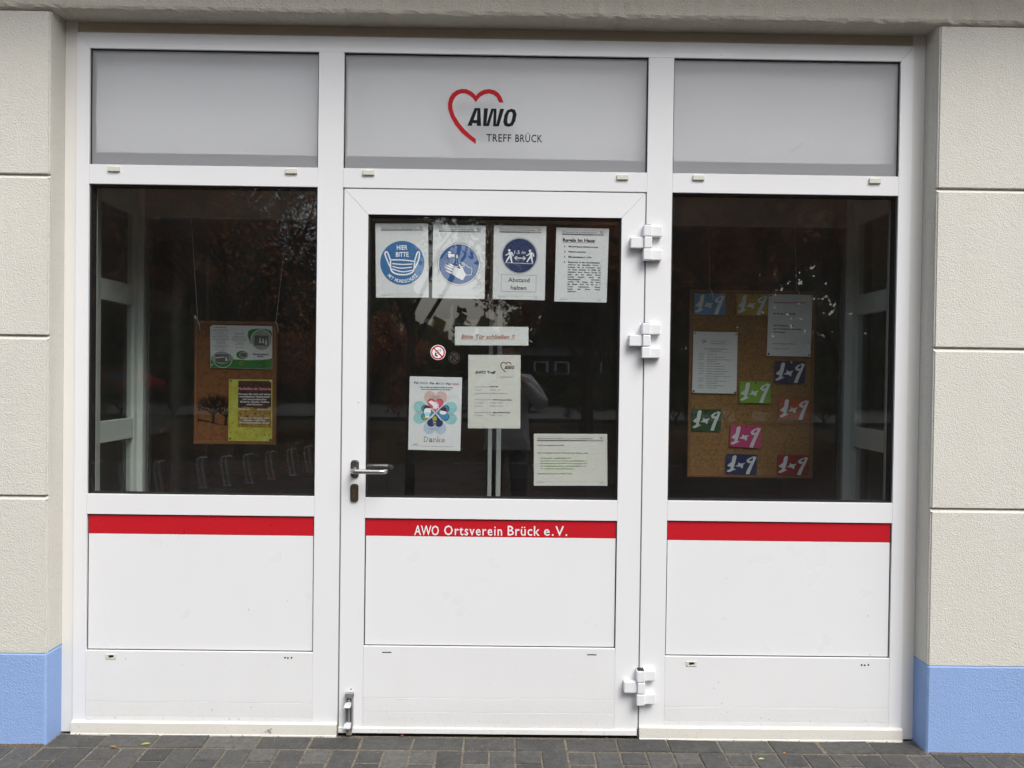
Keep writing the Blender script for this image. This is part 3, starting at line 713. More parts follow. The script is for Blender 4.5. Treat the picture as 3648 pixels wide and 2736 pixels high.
st('interior_wall', MI2, -2.62, -2.6, .301, 2.2, -.1, 2.85); st('interior_wall', MI2, 2.5, 2.52, .301, 2.2, -.1, 2.85)

def side_partition(x, y0, sgn, label):
    r_ = empty('side_partition', (x, .45, 0), label, 'glazed partition')
    t = .018; xa, xb = x-t, x+t
    box('post', M['alu_lt'], r_, xa-.004, xb+.004, y0-.03, y0, 0, 2.515, .002)
    box('post', M['alu'], r_, xa, xb, .615, .65, 0, 2.515, .002)
    for za, zb in ((0, .12), (1.140, 1.236), (1.775, 1.871), (2.2125, 2.515)):
        box('rail', M['alu'], r_, xa+.001, xb-.001, y0+.0005, .6145, za, zb, .002)
    for za, zb in ((.12, 1.140), (1.236, 1.775), (1.871, 2.2125)):
        box('side_pane', M['glass_in'], r_, x-.004, x+.004, y0+.001, .614, za+.0005, zb-.0005, 0)
    return r_
side_partition(-1.800, .257, -1, 'grey glazed side partition inside, behind the left display window')
side_partition(1.705, .245, 1, 'grey glazed side partition inside, behind the right display window')
ip = empty('inner_partition', (0, .67, 0), 'inner glazed partition with sliding door leaves behind the entrance door', 'glazed partition')
box('corner_post', M['alu'], ip, -1.802, -1.757, .652, .70, 0, 2.515, .002); box('corner_post', M['alu'], ip, 1.655, 1.700, .652, .70, 0, 2.515, .002)
box('fixed_stile', plain('dark_stile', (.12, .12, .12), .5), ip, -1.7395, -1.733, .66, .69, 0, 2.204, .001); box('fixed_stile', bpy.data.materials['dark_stile'], ip, 1.632, 1.6385, .66, .69, 0, 2.204, .001)
box('header', plain('header_panel', (.55, .49, .43), .7), ip, -1.7565, 1.6545, .655, .695, 2.2045, 2.515, .002)
box('leaf_stile', M['alu_lt'], ip, -.0815, -.0620, .655, .675, .0, 2.204, .0015); box('leaf_stile', M['alu_lt'], ip, -.0405, -.0175, .655, .675, .0, 2.204, .0015)
box('leaf_rail', M['alu'], ip, -1.7, -.082, .657, .673, .0, .08, .001); box('leaf_rail', M['alu'], ip, -.017, 1.6, .657, .673, .0, .08, .001)
box('leaf_pane', M['glass_in'], ip, -1.732, -.082, .662, .668, .0805, 2.203, 0); box('leaf_pane', M['glass_in'], ip, -.017, 1.631, .662, .668, .0805, 2.203, 0)

# ================================================================ NOTICES ON THE DOOR
YP = .0366
def header(s, W, x0=23, x1=190, y0=11, lv=2, k=1.0, faint='ink_grey'):
    gs = frame_geo(x0, y0, x1, y0+12.5, .5)
    s.put('printed_lines', M[faint], gs, 1)
    s.put('header_band', M['ink_faint'], [rect_geo(x0, y0+12.7, x1, y0+18.2)], 1)
    s.put('lettering', M['ink'], [T('AWO Bezirksverband Potsdam e. V. und seine Tochtergesellschaften', x0+2, y0+8.6, 3.1, (x1-x0)*.83, bold=.02), T('FÜ Information Mehrgenerationenhaus, Alte Kirchenschule', x0+2, y0+17, 2.6, (x1-x0)*.73, bold=.03)], 2)
    s.put('emblem', M['ink'], [heart_logo(x1-15, y0+1.2, 10, 10)]+awo_letters(x1-12, y0+5.2, 8, 3), 2)
def footer(s, x0=23, x1=188, y=284):
    s.put('footer_print', M['ink_grey'], [rect_geo(x0, y-1, x1, y-.6), T('Managementhandbuch', x0, y+4, 1.9, 32, bold=.02), T('09.09.2020', x1, y+3, 1.7, 12, 'R', bold=.02), T('Seite 1 von 1', x1, y+6.3, 1.7, 14, 'R', bold=.02)], 1)
A4 = (210, 297)
s = Sheet('notice', 'white notice with round blue face mask sign, leftmost of the four top door notices', 'notice', [(-.5373, 2.0747), (-.3229, 2.0779), (-.3165, 1.7764), (-.5306, 1.7734)], YP, A4, M['paper'])
header(s, 210); footer(s)
s.put('mask_sign', M['blue'], [disc_geo(106, 158, 88, 64)], 1)
c = lambda p: ((p[0]-100)/5.13, (p[1]-88)/5.12)
gs = []
for pts in ([(405,850),(350,690),(320,660),(288,690),(295,745),(385,965)], [(895,865),(950,680),(978,660),(1000,690),(985,830),(900,1005)]): gs.append(stroke_geo(smooth_pts([c(p) for p in pts], 2), 5.2))
gs.append(stroke_geo(smooth_pts([c(p) for p in [(405,835),(640,835),(900,865)]], 1), 5)); gs.append(stroke_geo(smooth_pts([c(p) for p in [(403,840),(400,1050),(500,1125),(650,1143),(770,1130),(880,1075),(896,860)]], 2), 6))
for pts in ([(440,912),(650,932),(850,920)], [(440,968),(600,1012),(838,985)], [(436,1020),(640,1092),(852,1048)]): gs.append(stroke_geo(smooth_pts([c(p) for p in pts], 2), 4.4))
s.put('mask_drawing', M['ink_white'], gs, 2)
gs = [T('HIER', 106, 105.5, 18, 43, 'C', bold=.02), T('BITTE', 106, 133, 18, 51, 'C', bold=.02)]
word = 'MIT MUNDSCHUTZ'; wid = {'I': .55, ' ': .6, 'M': 1.25}; tot = sum(wid.get(ch, 1) for ch in word); acc = 0
for ch in word:
    wch = wid.get(ch, 1); a = math.radians(-50+100*(acc+wch/2)/tot); acc += wch      # 0 = straight down
    if ch == ' ': continue
    rr = 80; x = 106+rr*math.sin(a); y = 158+rr*math.cos(a)
    gs.append(T(ch, x-4.2*wch*math.cos(a), y+4.2*wch*math.sin(a), 13.5, 8.4*wch*(.4 if ch == 'I' else 1), bold=.02, rot=a))
s.put('lettering', M['ink_white'], gs, 2)

s = Sheet('notice', 'white notice with a blue hand washing sign, between the mask and distance notices', 'notice', [(-.3018, 2.0735), (-.0885, 2.0728), (-.0893, 1.7735), (-.3028, 1.7752)], YP, A4, M['paper'])
header(s, 210); footer(s)
s.put('sign_ring', M['ink'], [ring_geo(105, 158, 86, .9)], 1)
s.put('hand_washing_sign', M['blue2'], [disc_geo(105, 158, 80, 64)], 1)
c = lambda p: ((p[0]-62)/5.1, (p[1]-106)/5.12)
gs = [stroke_geo([c(a), c(b)], w_) for a, b, w_ in (((395, 912), (515, 975), 7), ((338, 938), (500, 1008), 7), ((328, 988), (485, 1055), 6.6), ((350, 1058), (470, 1112), 6.8))]
gs += [disc_geo(*c(p), 3.5, 14) for p in ((395, 912), (338, 938), (328, 988), (350, 1058))]
gs.append(poly_geo([c(p) for p in [(500,958),(560,985),(622,1018),(632,1002),(595,930),(602,912),(618,915),(685,1005),(715,1080),(752,1125),(680,1247),(560,1192),(452,1118),(480,1040)]]))
gs.append(stroke_geo([c(p) for p in [(520,962),(700,967),(716,945),(648,900),(640,875),(660,872),(720,915),(800,975),(866,995),(861,1128),(750,1140)]], 2.2))
gs += [rect_geo(*c((378, 657)), *c((430, 690))), rect_geo(*c((378, 700)), *c((425, 780))), rect_geo(*c((425, 712)), *c((545, 765))), poly_geo([c(p) for p in [(520,708),(560,718),(578,745),(578,785),(530,785),(530,765),(500,765)]])]
gs += [disc_geo(*c(p), 1.5, 8) for p in ((510,828),(498,855),(484,885),(550,800),(549,835),(548,868),(548,900),(580,800),(590,828),(602,858),(613,888))]
s.put('hand_drawing', M['ink_white'], gs, 2)

s = Sheet('notice', 'white notice with navy 1.5 m distance sign and the words Abstand halten', 'notice', [(-.0547, 2.0749), (.1589, 2.0738), (.156, 1.7723), (-.0564, 1.774)], YP, A4, M['paper'])
header(s, 210); footer(s, 23, 182)
s.put('sign_ring', M['navy'], [ring_geo(105, 120.5, 71.5, 1.2)], 1)
s.put('distance_sign', M['navy'], [disc_geo(105, 120.5, 68.5, 64)], 1)
c = lambda p: ((p[0]-70)/5.1, (p[1]-130)/5.1)
def walker(dx):
    f = lambda x, y: c((x+dx, y)); q = [disc_geo(*f(392, 640), 4.9, 18)]
    q.append(poly_geo([f(385, 670), f(440, 668), f(448, 700), f(440, 765), f(400, 770), f(384, 705)]))
    q += [stroke_geo([f(392, 680), f(372, 715), f(320, 742)], 4.2), stroke_geo([f(432, 678), f(462, 705), f(475, 758)], 4.4), stroke_geo([f(408, 760), f(370, 810), f(332, 875)], [8, 6, 4.6]), stroke_geo([f(428, 755), f(434, 820), f(452, 890)], [8, 6, 4.6])]
    return q
s.put('walking_figures', M['ink_white'], walker(0)+walker(424)+[stroke_geo([c((305, 893)), c((890, 905))], 1.6), stroke_geo([c((505, 792)), c((728, 796))], 3.4), stroke_geo([c((555, 755)), c((503, 792)), c((553, 830))], 3.4), stroke_geo([c((678, 757)), c((730, 796)), c((676, 835))], 3.4), T('1.5 m', 84, 113.5, 13.5, 44)], 2)
s.put('printed_box', M['ink'], frame_geo(33, 197.5, 174, 265.5, .9), 1)
s.put('lettering', M['ink'], [T('Abstand', 61, 226.5, 17, 86, bold=.006), T('halten', 72, 257.5, 17, 63, bold=.006), rect_geo(55, 224.8, 57.5, 226.5)], 1)

s = Sheet('notice', 'white notice of printed house rules headed Regeln Im Haus, rightmost of the top row', 'notice', [(.1998, 2.0693), (.4142, 2.0675), (.4087, 1.7664), (.1951, 1.7681)], YP, A4, M['paper'])
header(s, 210); footer(s)
gs = [T('Regeln Im Haus:', 27, 56, 13, 130, bold=.03), rect_geo(27, 59, 157, 60.2)]
for n_, y, tx, wd in (('1.', 78.5, 'Mund-Nasen-Schutz tragen', 117), ('2.', 99, 'Hände waschen', 69), ('3.', 120, 'Mindestabstand 1,5m', 92), ('4.', 141, 'Eintragen in der Kontaktliste:', 127)): gs += [T(n_, 33, y, 6.2, 7, bold=.03), T(tx, 51, y, 6.2, wd, bold=.03)]
LN = ['Aufgrund der aktuellen Corona -', 'Pandemie ist es notwendig, dass', 'wir Daten erheben. Im Falle der', 'Infektion einer Person können so', 'alle, die mit dieser Person', 'Kontakt hatten, durch das', 'Gesundheitsamt informiert', 'werden. Wir müssen die Daten', 'für diesen Zweck für bis zu 4', 'Wochen aufbewahren. Danach', 'werden die Daten wieder']
for i, ln in enumerate(LN):
    y = 151+i*9.75; ws = ln.split(' '); nat = [len(q)*3.72 for q in ws]; gap = (132-sum(nat))/max(1, len(ws)-1); x = 50.5
    for q, a in zip(ws, nat): gs.append(T(q, x, y, 5.6, a, bold=.03)); x += a+gap
gs.append(T('gelöscht.', 50, 258, 5.6, 36, bold=.03))
s.put('lettering', M['ink'], gs, 1)

s = Sheet('note', 'wide white paper strip with rust red words Bitte Tür schließen', 'notice', [(-.2085, 1.6602), (.0912, 1.6630), (.0922, 1.5868), (-.2076, 1.5841)], YP, (300, 76), M['paper_crumple'])
s.put('lettering', M['orange_ink'], [T('Bitte Tür schließen !!', 25, 49, 16.5, 220, bold=.022, shear=.22), rect_geo(25, 52.2, 245, 53)], 1)
for (u, v, a) in ((-8, 14, .15), (-9, 60, -.6), (304, 12, -.9), (303, 58, .5)):
    ca, sa = math.cos(a), math.sin(a); s.put('tape', M['ink_faint'], [poly_geo([(u+6+p*ca-q*sa, v+p*sa+q*ca) for p, q in ((-7, -1), (7, -1.2), (7, 1.4), (-7, .6))])], 2)

# Danke poster
s = Sheet('poster', 'white clover leaf hygiene poster with the word Danke at its foot', 'poster', [(-.3901, 1.4552), (-.1764, 1.4530), (-.1806, 1.153), (-.3931, 1.1555)], YP, A4, M['paper'])
c = lambda p: ((p[0]-140)/4.59, (p[1]-120)/4.58)
def heart(cx_, cy_, w_, h_, a, n=40):
    """heart whose tip is at cx,cy and which opens towards angle a (0 = up)"""
    r_ = []
    for i in range(n):
        t = 2*PI*i/n; x = 16*math.sin(t)**3/32*w_; y = (13*math.cos(t)-5*math.cos(2*t)-2*math.cos(3*t)-math.cos(4*t)+17)/29*h_
        r_.append((cx_+x*math.cos(a)+y*math.sin(a), cy_-y*math.cos(a)+x*math.sin(a)))
    return poly_geo(r_)
cx_, cy_ = 105.6, 145
for a, mt in ((0, 'pink_pale'), (PI/2, 'teal_pale'), (-PI/2, 'teal_pale'), (PI, 'blue_pale')): s.put('pale_heart', M[mt], [heart(cx_, cy_, 92, 88, a)], 1 if a in (0, PI) else 1.4)
s.put('clover_outline', M['ink'], [heart(cx_, cy_, 63.5, 57, a) for a in (0, PI/2, -PI/2, PI)], 2)
for a, mt in ((0, 'rose'), (PI/2, 'midblue'), (-PI/2, 'teal'), (PI, 'navy')): s.put('clover_leaf', M[mt], [heart(cx_, cy_, 60.5, 55, a)], 3)
s.put('clover_stem', M['ink_white'], [stroke_geo([c((500, 660)), c((745, 925))], 2.2), stroke_geo([c((758, 650)), c((560, 870)), c((480, 930)), c((437, 1010)), c((428, 1092))], 2.2)], 4.6)
s.put('stem_line', M['ink'], [stroke_geo([c((478, 925)), c((440, 990)), c((428, 1092))], 1.0)], 5)
s.put('hand_drawing', M['ink_white'], [poly_geo([c(p) for p in [(497,580),(545,560),(600,585),(650,580),(690,650),(660,700),(600,690),(560,640),(500,600)]])]+[stroke_geo([c(a), c(b)], 4) for a, b in (((590, 680), (590, 715)), ((620, 690), (615, 722)), ((645, 690), (645, 718)), ((660, 665), (688, 700)), ((640, 590), (655, 620)))], 4)
s.put('face_drawing', M['ink_white'], [disc_geo(*c((480, 750)), 14, 24, 20), rect_geo(*c((440, 820)), *c((520, 880))), disc_geo(*c((770, 770)), 14, 20, 10)], 4)
s.put('hair_drawing', M['hairbrown'], [poly_geo([c(p) for p in [(405,760),(408,690),(440,655),(500,655),(550,690),(540,705),(470,700),(430,715),(415,770)]]), poly_geo([c(p) for p in [(705,735),(730,690),(790,665),(835,700),(838,765),(790,750)]])], 4.6)
s.put('mask_drawing', M['teal_pale'], [poly_geo([c(p) for p in [(437,782),(480,775),(528,785),(520,835),(482,855),(445,838)]])], 5)
s.put('shirt_drawing', M['olive'], [poly_geo([c(p) for p in [(392,868),(440,875),(500,880),(470,915),(430,918),(402,900)]])], 4.6)
s.put('house_drawing', M['olive'], [poly_geo([c(p) for p in [(565,885),(615,838),(668,885),(655,888),(655,930),(580,930),(580,888)]])], 4)
s.put('lettering', M['ink_white'], [T('2m', *c((590, 973)), 6, 11.5, bold=.03)], 4)
s.put('arrow_drawing', M['orange_ink'], [rect_geo(*c((580, 988)), *c((655, 1000)))], 4)
s.put('lettering', M['ink'], [T('Für', 18, 29.5, 8, 20, bold=.02), T('Für', 81, 30.2, 8, 20, bold=.02), T('Für', 147, 31, 8, 20, bold=.02), T('Auch in Zeiten der Besserung bleibt es wichtig,', 107, 44.5, 4, 133, 'C', bold=.04), T('die Corona-Verhaltensregeln einzuhalten.', 107, 53, 4, 118, 'C', bold=.04), T('Umschau', 18, 275.5, 3.6, 20, bold=.03), T('www.apotheken-umschau.de/Corona-Regeln-Beitragen', 93, 282, 1.9, 85, bold=.02)], 1)
s.put('lettering', M['ink_grey'], [T('D', 63, 264, 22, 16), T('a', 82.5, 264, 22, 15, bold=.02), T('nke', 100, 264, 22, 47), rect_geo(61, 262.5, 68, 264), rect_geo(61, 242, 68, 243.5), rect_geo(99, 262.7, 106, 264), rect_geo(110, 262.7, 117, 264), rect_geo(119, 262.7, 126, 264), rect_geo(130, 262.7, 136, 264), rect_geo(117.5, 240, 121, 241.4)]+dashes(11, 90, 281.5, 1.1), 1)
s.put('lettering', M['teal'], [T('DICH', 43, 29.8, 8, 30, bold=.01)], 1); s.put('lettering', M['midblue'], [T('MICH', 106, 30.6, 8, 33, bold=.01)], 1); s.put('lettering', M['crimson'], [T('UNS', 172, 31.4, 8, 25, bold=.01)], 1)
s.put('heart_caption', M['ink_grey'], [T('Hände waschen,', 107, 78, 3, 36, 'C', bold=.02), T('30 Sekunden', 107, 84, 3, 28, 'C', bold=.02), T('mit Seife.', 107, 90, 3, 20, 'C', bold=.02), T('Mund- und', 38, 142, 3, 23, 'C', bold=.02), T('Nasen-Schutz', 38, 147.5, 3, 29, 'C', bold=.02), T('tragen.', 38, 153, 3, 15, 'C', bold=.02), T('In die', 171, 145, 3, 12, 'C', bold=.02), T('Armbeuge', 171, 150.5, 3, 22, 'C', bold=.02), T('niesen.', 171, 156, 3, 15, 'C', bold=.02), T('Zu Hause bleiben und', 103, 210, 3, 47, 'C', bold=.02), T('Abstand halten.', 103, 216, 3, 33, 'C', bold=.02)], 2.4)

s = Sheet('notice', 'cream contact sheet headed AWO Treff with a small heart logo', 'notice', [(-.1526, 1.5457), (.0608, 1.5477), (.0634, 1.2475), (-.1503, 1.2462)], YP+.0012, A4, M['paper_warm'])
s.put('heart_emblem', M['maroon'], [heart_logo(129, 28, 45, 44)], 1)
s.put('lettering', M['ink'], awo_letters(145, 43, 40, 15)+[T('AWO Treff', 27, 76, 11, 83, bold=.035), T('Bezirksverband Potsdam e.V.', 130, 90, 2.2, 50, bold=.04), T('AWO Treff', 86, 131, 5, 34, bold=.04), T('AWO Ortsverein Brück', 100, 184, 5, 75, bold=.04), T('Seniorenbeirat Brück', 100, 235, 5, 70, bold=.04)], 1)
gs = [T('Ansprechpartnerin', 26, 131, 5, 57), T('Y. Friebe', 26, 144, 5, 28), T('033844 – 447', 88, 144, 5, 43), T('mehrgenerationenhaus@awo-potsdam.de', 26, 157.5, 5, 131), T('Ansprechpartner*innen', 26, 183, 5, 70), T('W. Anspach', 26, 196, 5, 38), T('033844 – 50257', 88, 196, 5, 51), T('B. Marohn', 26, 209, 5, 32), T('033844 – 51529', 88, 209, 5, 51), T('Ansprechpartner*innen', 26, 235, 5, 70), T('M. Günther', 26, 247, 5, 35), T('033844 – 50442', 88, 247, 5, 49)]
s.put('lettering', M['ink_grey'], gs, 1)

s = Sheet('notice', 'white landscape letter with green highlighted lines, low on the door glass', 'notice', [(.1192, 1.2274), (.419, 1.2300), (.423, 1.0179), (.1221, 1.0143)], YP, (297, 210), M['paper_warm'])
header(s, 297, 13, 282, 12); s.put('footer_print', M['ink_grey'], [rect_geo(13, 193, 282, 193.4), T('Managementhandbuch', 13, 197.5, 2, 32, bold=.03), T('09.09.2020', 281, 197.5, 2, 14, 'R', bold=.03), T('Seite 1 von 1', 281, 201, 2, 16, 'R', bold=.03)], 1)
gs = [T('Liebe Nutzergemeinschaft,', 15, 49, 5.6, 108), T('Bitte kontrolliert beim Verlassen des Hauses, dass', 15, 80, 5.6, 205), T('Herzlichen Dank Euer MGH Team', 15, 164, 5.6, 139)]; gg = []
for y, a, wa, b, wb, c_, wc in ((101, '- alle', 19, 'Fenster geschlossen', 90, 'sind,', 15), (111.7, '- das', 18, 'Licht', 22, 'auch in den Toiletten', 73), (122.3, '- alle', 19, 'Heizungen auf Stufe 2', 96, 'heruntergeregelt sind,', 75), (133, '- die', 17, 'Außenbeleuchtung ausgeschaltet', 145, 'ist und', 22), (143.6, '- die', 17, 'Außentür abgeschlossen', 108, 'ist.', 11)):
    gs.append(T(a, 21, y, 5, wa)); gg.append(T(b, 42, y, 5.4, wb, bold=.03)); gs.append(T(c_, 45+wb, y, 5, wc))
gg.append(T('ausgeschaltet', 142, 111.7, 5.4, 61, bold=.03)); gs.append(T('ist,', 206, 111.7, 5, 10))
s.put('lettering', M['ink'], gs, 1); s.put('lettering', M['green_ink'], gg, 1)

# no smoking stickers: one on the door glass, one on the inner leaf
def no_smoking(x, z, r, y, label):
    F = empty('no_smoking_sticker', (x, y, z-r), label, 'sticker')
    b = Flat(F, x-r, z+r, 2*r, 2*r, y)
    b.put('sticker_face', M['ink_white'], [disc_geo(r, r, r, 40)], 1)
    b.put('cigarette_drawing', M['ink'], [stroke_geo([(r*.72, r*1.05), (r*.66, r*1.35), (r*.95, r*1.52)], r*.22), stroke_geo([(r*.85, r*1.2), (r*1.25, r*.6)], r*.05), stroke_geo([(r*1.05, r*1.3), (r*1.42, r*.68)], r*.05), stroke_geo([(r*1.25, r*.6), (r*1.42, r*.68)], r*.05), stroke_geo(smooth_pts([(r*.6, r*1.0), (r*.72, r*.7), (r*1.0, r*.75), (r*1.1, r*.6)], 2), r*.05)], 2)
    b.put('prohibition_ring', M['sign_red'], [ring_geo(r, r, r*.83, r*.17), stroke_geo([(r*.42, r*.42), (r*1.58, r*1.58)], r*.17)], 3)
no_smoking(-.2739, 1.5530, .0305, .0112, 'bright no smoking sticker on the outside of the door glass')
no_smoking(-.2515, 1.5465, .0290, .6605, 'dim no smoking sticker on the inner sliding leaf, just right of the bright one')

# ================================================================ CORK BOARDS
YB = .615
def board(label, x0, x1, z0, z1, mat_face, strings, fw=.016):
    r_ = empty('notice_board', ((x0+x1)/2, YB, z0), label, 'notice board')
    box('board_face', mat_face, r_, x0+fw*.8, x1-fw*.8, YB+.003, YB+.014, z0+fw*.8, z1-fw*.8, 0)
    for a in ((x0, x1, z0, z0+fw), (x0, x1, z1-fw, z1)): box('frame_bar', M['cream_board'], r_, a[0], a[1], YB-.004, YB+.016, a[2], a[3], .0015)
    for a in ((x0, x0+fw), (x1-fw, x1)): box('frame_bar', M['cream_board'], r_, a[0], a[1], YB-.004, YB+.016, z0+fw+.0003, z1-fw-.0003, .0015)
    ms = plain('string', (.75, .76, .76), .8)
    for (xa, xb) in strings:
        m = MB(); m.tube([(xa, .652, 2.2035), (xb, YB+.004, z1-.004)], .0016, 6)
        m.tube([(xb, YB-.002, z1+.003), (xb+.006, YB-.006, z1-.003), (xb+.012, YB-.006, z1-.022), (xb+.014, YB-.005, z1-.05)], .0018, 6)
        m.build('string', ms, r_, True)
    return r_
board('small orange brown board with drawn bare trees, hanging on strings in the left window', -1.4935, -1.1005, 1.1150, 1.7062, M['cork_print'], ((-1.5300, -1.4805), (-1.0640, -1.1070)))
board('large cork board of coloured number cards, hanging in the right window', .8845, 1.4915, .9845, 1.8890, M['cork'], ((.9825, .9798), (1.4002, 1.4015)), .013)
# drawn trees on the small board
bd = [o for o in bpy.data.objects if o.name.startswith('notice_board')][0]
dp = Flat(bd, -1.4935, 1.7062, 1.03, .59, YB+.0028)      # sheet units = metres... scaled below
zz = lambda p: ((p[0]-18)/1025*.393, (p[1]-55)/1535*.5912)
dp.W, dp.H = .393, .5912; dp.c = [(-1.4935, 1.7062), (-1.1005, 1.7062), (-1.1005, 1.1150), (-1.4935, 1.1150)]
gs = []; rt = random.Random(5)
def twig(x, y, a, l, w_, d):
    x2, y2 = x+l*math.sin(a), y-l*math.cos(a); gs.append(stroke_geo([zz((x, y)), zz((x2, y2))], [w_*.00055, w_*.75*.00055]))
    if d:
        for k in range(3 if d > 2 else 2): twig(x2, y2, a+rt.uniform(-.75, .75), l*rt.uniform(.62, .86), w_*.62, d-1)
for bx, by, l in ((255, 1335, 75), (412, 1355, 85)):
    gs.append(stroke_geo([zz((bx, by)), zz((bx+3, by-110))], [.016, .010]))
    for a in (-.9, -.45, 0, .4, .85): twig(bx+3, by-105, a, l, 16, 5)
gs.append(stroke_geo([zz(p) for p in ((58, 1290), (200, 1312), (330, 1345), (440, 1362))], [.012, .006, .003, .001]))
dp.put('tree_drawing', plain('sepia_ink', (.03, .014, .008), .8, 0, .1), gs, 1, None)

YN = YB-.0055
s = Sheet('flyer', 'green and white folded leaflet with oval photographs pinned to the small board', 'flyer', [(-1.4188, 1.6862), (-1.1206, 1.6851), (-1.1197, 1.4779), (-1.4139, 1.4818)], YN, (297, 210), M['paper'])
c = lambda p: ((p[0]-218)/2.64, (p[1]-99)/2.64)
s.put('green_band', M['flyer_green'], [poly_geo([c(p) for p in [(222,560),(240,535),(300,520),(420,545),(520,538),(700,545),(860,535),(960,525),(1000,512),(1000,650),(224,652)]])], 1)
s.put('green_shape', M['flyer_green'], [poly_geo([c(p) for p in [(725,330),(690,230),(700,170),(740,145),(830,135),(930,140),(985,160),(998,200),(998,260),(760,330)]]), disc_geo(*c((370, 530)), 53, 28, 30), disc_geo(*c((622, 478)), 29, 24, 20)], 1.4)
s.put('photo_halo', M['flyer_grey2'], [disc_geo(*c((865, 285)), 47, 32, 50), disc_geo(*c((362, 522)), 44, 28, 31), disc_geo(*c((638, 478)), 22, 24, 16)], 2)
s.put('swoosh', M['ink_white'], [ring_geo(*c((865, 280)), 50, 3.2), ring_geo(*c((372, 528)), 46, 2.6)], 3)
s.put('photo_print', M['flyer_grey'], [rect_geo(*c((778, 224)), *c((955, 352))), rect_geo(*c((283, 478)), *c((448, 580))), rect_geo(*c((600, 455)), *c((675, 500)))], 4)
s.put('photo_figures', M['ink_white'], [poly_geo([c(p) for p in [(835,320),(845,285),(842,265),(850,255),(858,265),(855,285),(866,320)]]), poly_geo([c(p) for p in [(875,320),(882,285),(880,268),(888,260),(896,268),(894,285),(905,320)]]), poly_geo([c(p) for p in [(915,340),(918,285),(925,262),(932,285),(938,340)]]), poly_geo([c(p) for p in [(405,560),(412,520),(418,500),(426,520),(436,562)]]), poly_geo([c(p) for p in [(283,520),(395,505),(395,515),(283,532)]])], 5)
gs = [T('Was machen wir ?', *c((350, 134)), 4, 54, 'C', bold=.04), T('Unser Kontakt:', *c((592, 212)), 4, 46, 'C', bold=.03), T('Seniorenbeirat', *c((856, 475)), 8, 74, 'C', bold=.04), T('Brück', *c((856, 503)), 8, 30, 'C', bold=.04)]
s.put('lettering', M['ink'], gs, 1)
gs = []
for i in range(16): y = 23+i*6.9; hw = [33, 40, 14, 33, 26, 37, 39, 39, 24, 22, 20, 34, 40, 24, 32, 22][i]; gs += dashes(51-hw, 51+hw, y, 1.9, i)
for i, hw in enumerate((33, 36, 36, 37, 22, 18, 22, 1, 22)):
    if hw > 1: gs += dashes(141-hw, 141+hw, 56+i*6.6, 1.9, 40+i)
s.put('fine_print', M['ink_grey'], gs, 1)
s.put('lettering', plain('dark_green_ink', (.01, .07, .02), .6), [T('MITGESTALTEN', *c((860, 580)), 5, 54, 'C', bold=.03), T('AKTIV LEBEN', *c((860, 604)), 5, 46, 'C', bold=.03), T('WOHLFÜHLEN', *c((860, 628)), 5, 58, 'C', bold=.03)], 2)
s.put('crest', M['olive'], [poly_geo([c(p) for p in [(588,568),(628,568),(628,600),(608,616),(588,600)]])], 2); s.put('crest_mark', M['ink'], [disc_geo(*c((608, 590)), 4, 12)], 3)
PW, PR, PG, PK, PY = plain('white_pin', (.6, .65, .6), .4), plain('red_pin', (.30, .02, .015), .4), plain('green_pin', (.02, .22, .08), .4), plain('black_pin', (.01, .01, .012), .4), plain('yellow_pin', (.38, .36, .05), .4)
for u, v, mt in ((6, 3, PR), (16, 11, PW), (107, 10, PW), (8, 197, PW), (290, 203, PW)): s.pin(u, v, mt)

s = Sheet('flyer', 'yellow autumn festival poster with dark park picture pinned to the small board', 'poster', [(-1.326, 1.4273), (-1.1181, 1.428), (-1.1163, 1.131), (-1.327, 1.1315)], YN, A4, M['yellow'])
c = lambda p: ((p[0]-448)/2.61, (p[1]-785)/2.61)
s.put('picture_print', M['autumn'], [rect_geo(*c((567, 803)), *c((982, 1385)))], 1)
s.put('lettering', M['rose'], [T('Herbstfest der Senioren', *c((776, 917)), 13, 157, 'C', bold=.05)], 1.6)
s.put('lettering', M['ink_white'], [T('Herbstfest der Senioren', *c((776, 916)), 12.4, 155, 'C', bold=-.012)]+[T(t_, *c((776, y)), h, w_, 'C', bold=.04) for t_, y, h, w_ in (('Freuen Sie sich auf einen', 978, 7.5, 154), ('gemütlichen Nachmittag', 1010, 7.5, 153), ('mit humoristischer', 1043, 7.5, 118), ('Einlage, Musik, Kaffee', 1075, 7.5, 140), ('und Kuchen.', 1107, 7.5, 78), ('Wann: 15. Oktober 2021', 1277, 7.2, 143), ('Uhrzeit: 14:00 Uhr', 1306, 7.2, 107), ('Wo: Schützenhaus Brück', 1337, 7.2, 147))]+[T('SBR Brück', *c((572, 1166)), 5.6, 54, bold=.04), T('Unkosten: 5€', *c((806, 1166)), 5.6, 62, bold=.04)], 2)
gs = []
rr = random.Random(9)
for x, y in ((485, 1460), (550, 1450), (675, 1470), (795, 1490), (780, 1430), (905, 1475), (960, 1480), (500, 1330)):
    for k in range(5): a = rr.uniform(0, PI*2); u, v = c((x+rr.uniform(-12, 12), y+rr.uniform(-12, 12))); gs.append(poly_geo([(u+4*math.cos(a), v+4*math.sin(a)), (u+1.5*math.cos(a+1.5), v+1.5*math.sin(a+1.5)), (u-4*math.cos(a), v-4*math.sin(a)), (u-1.5*math.cos(a+1.5), v-1.5*math.sin(a+1.5))]))
s.put('leaf_print', plain('leaf_print_ink', (.28, .22, .03), .6), gs, 1)
for u, v, mt in ((10, 7, PG), (202, 8, PW), (10, 285, PG), (203, 290, PK)): s.pin(u, v, mt, .005)

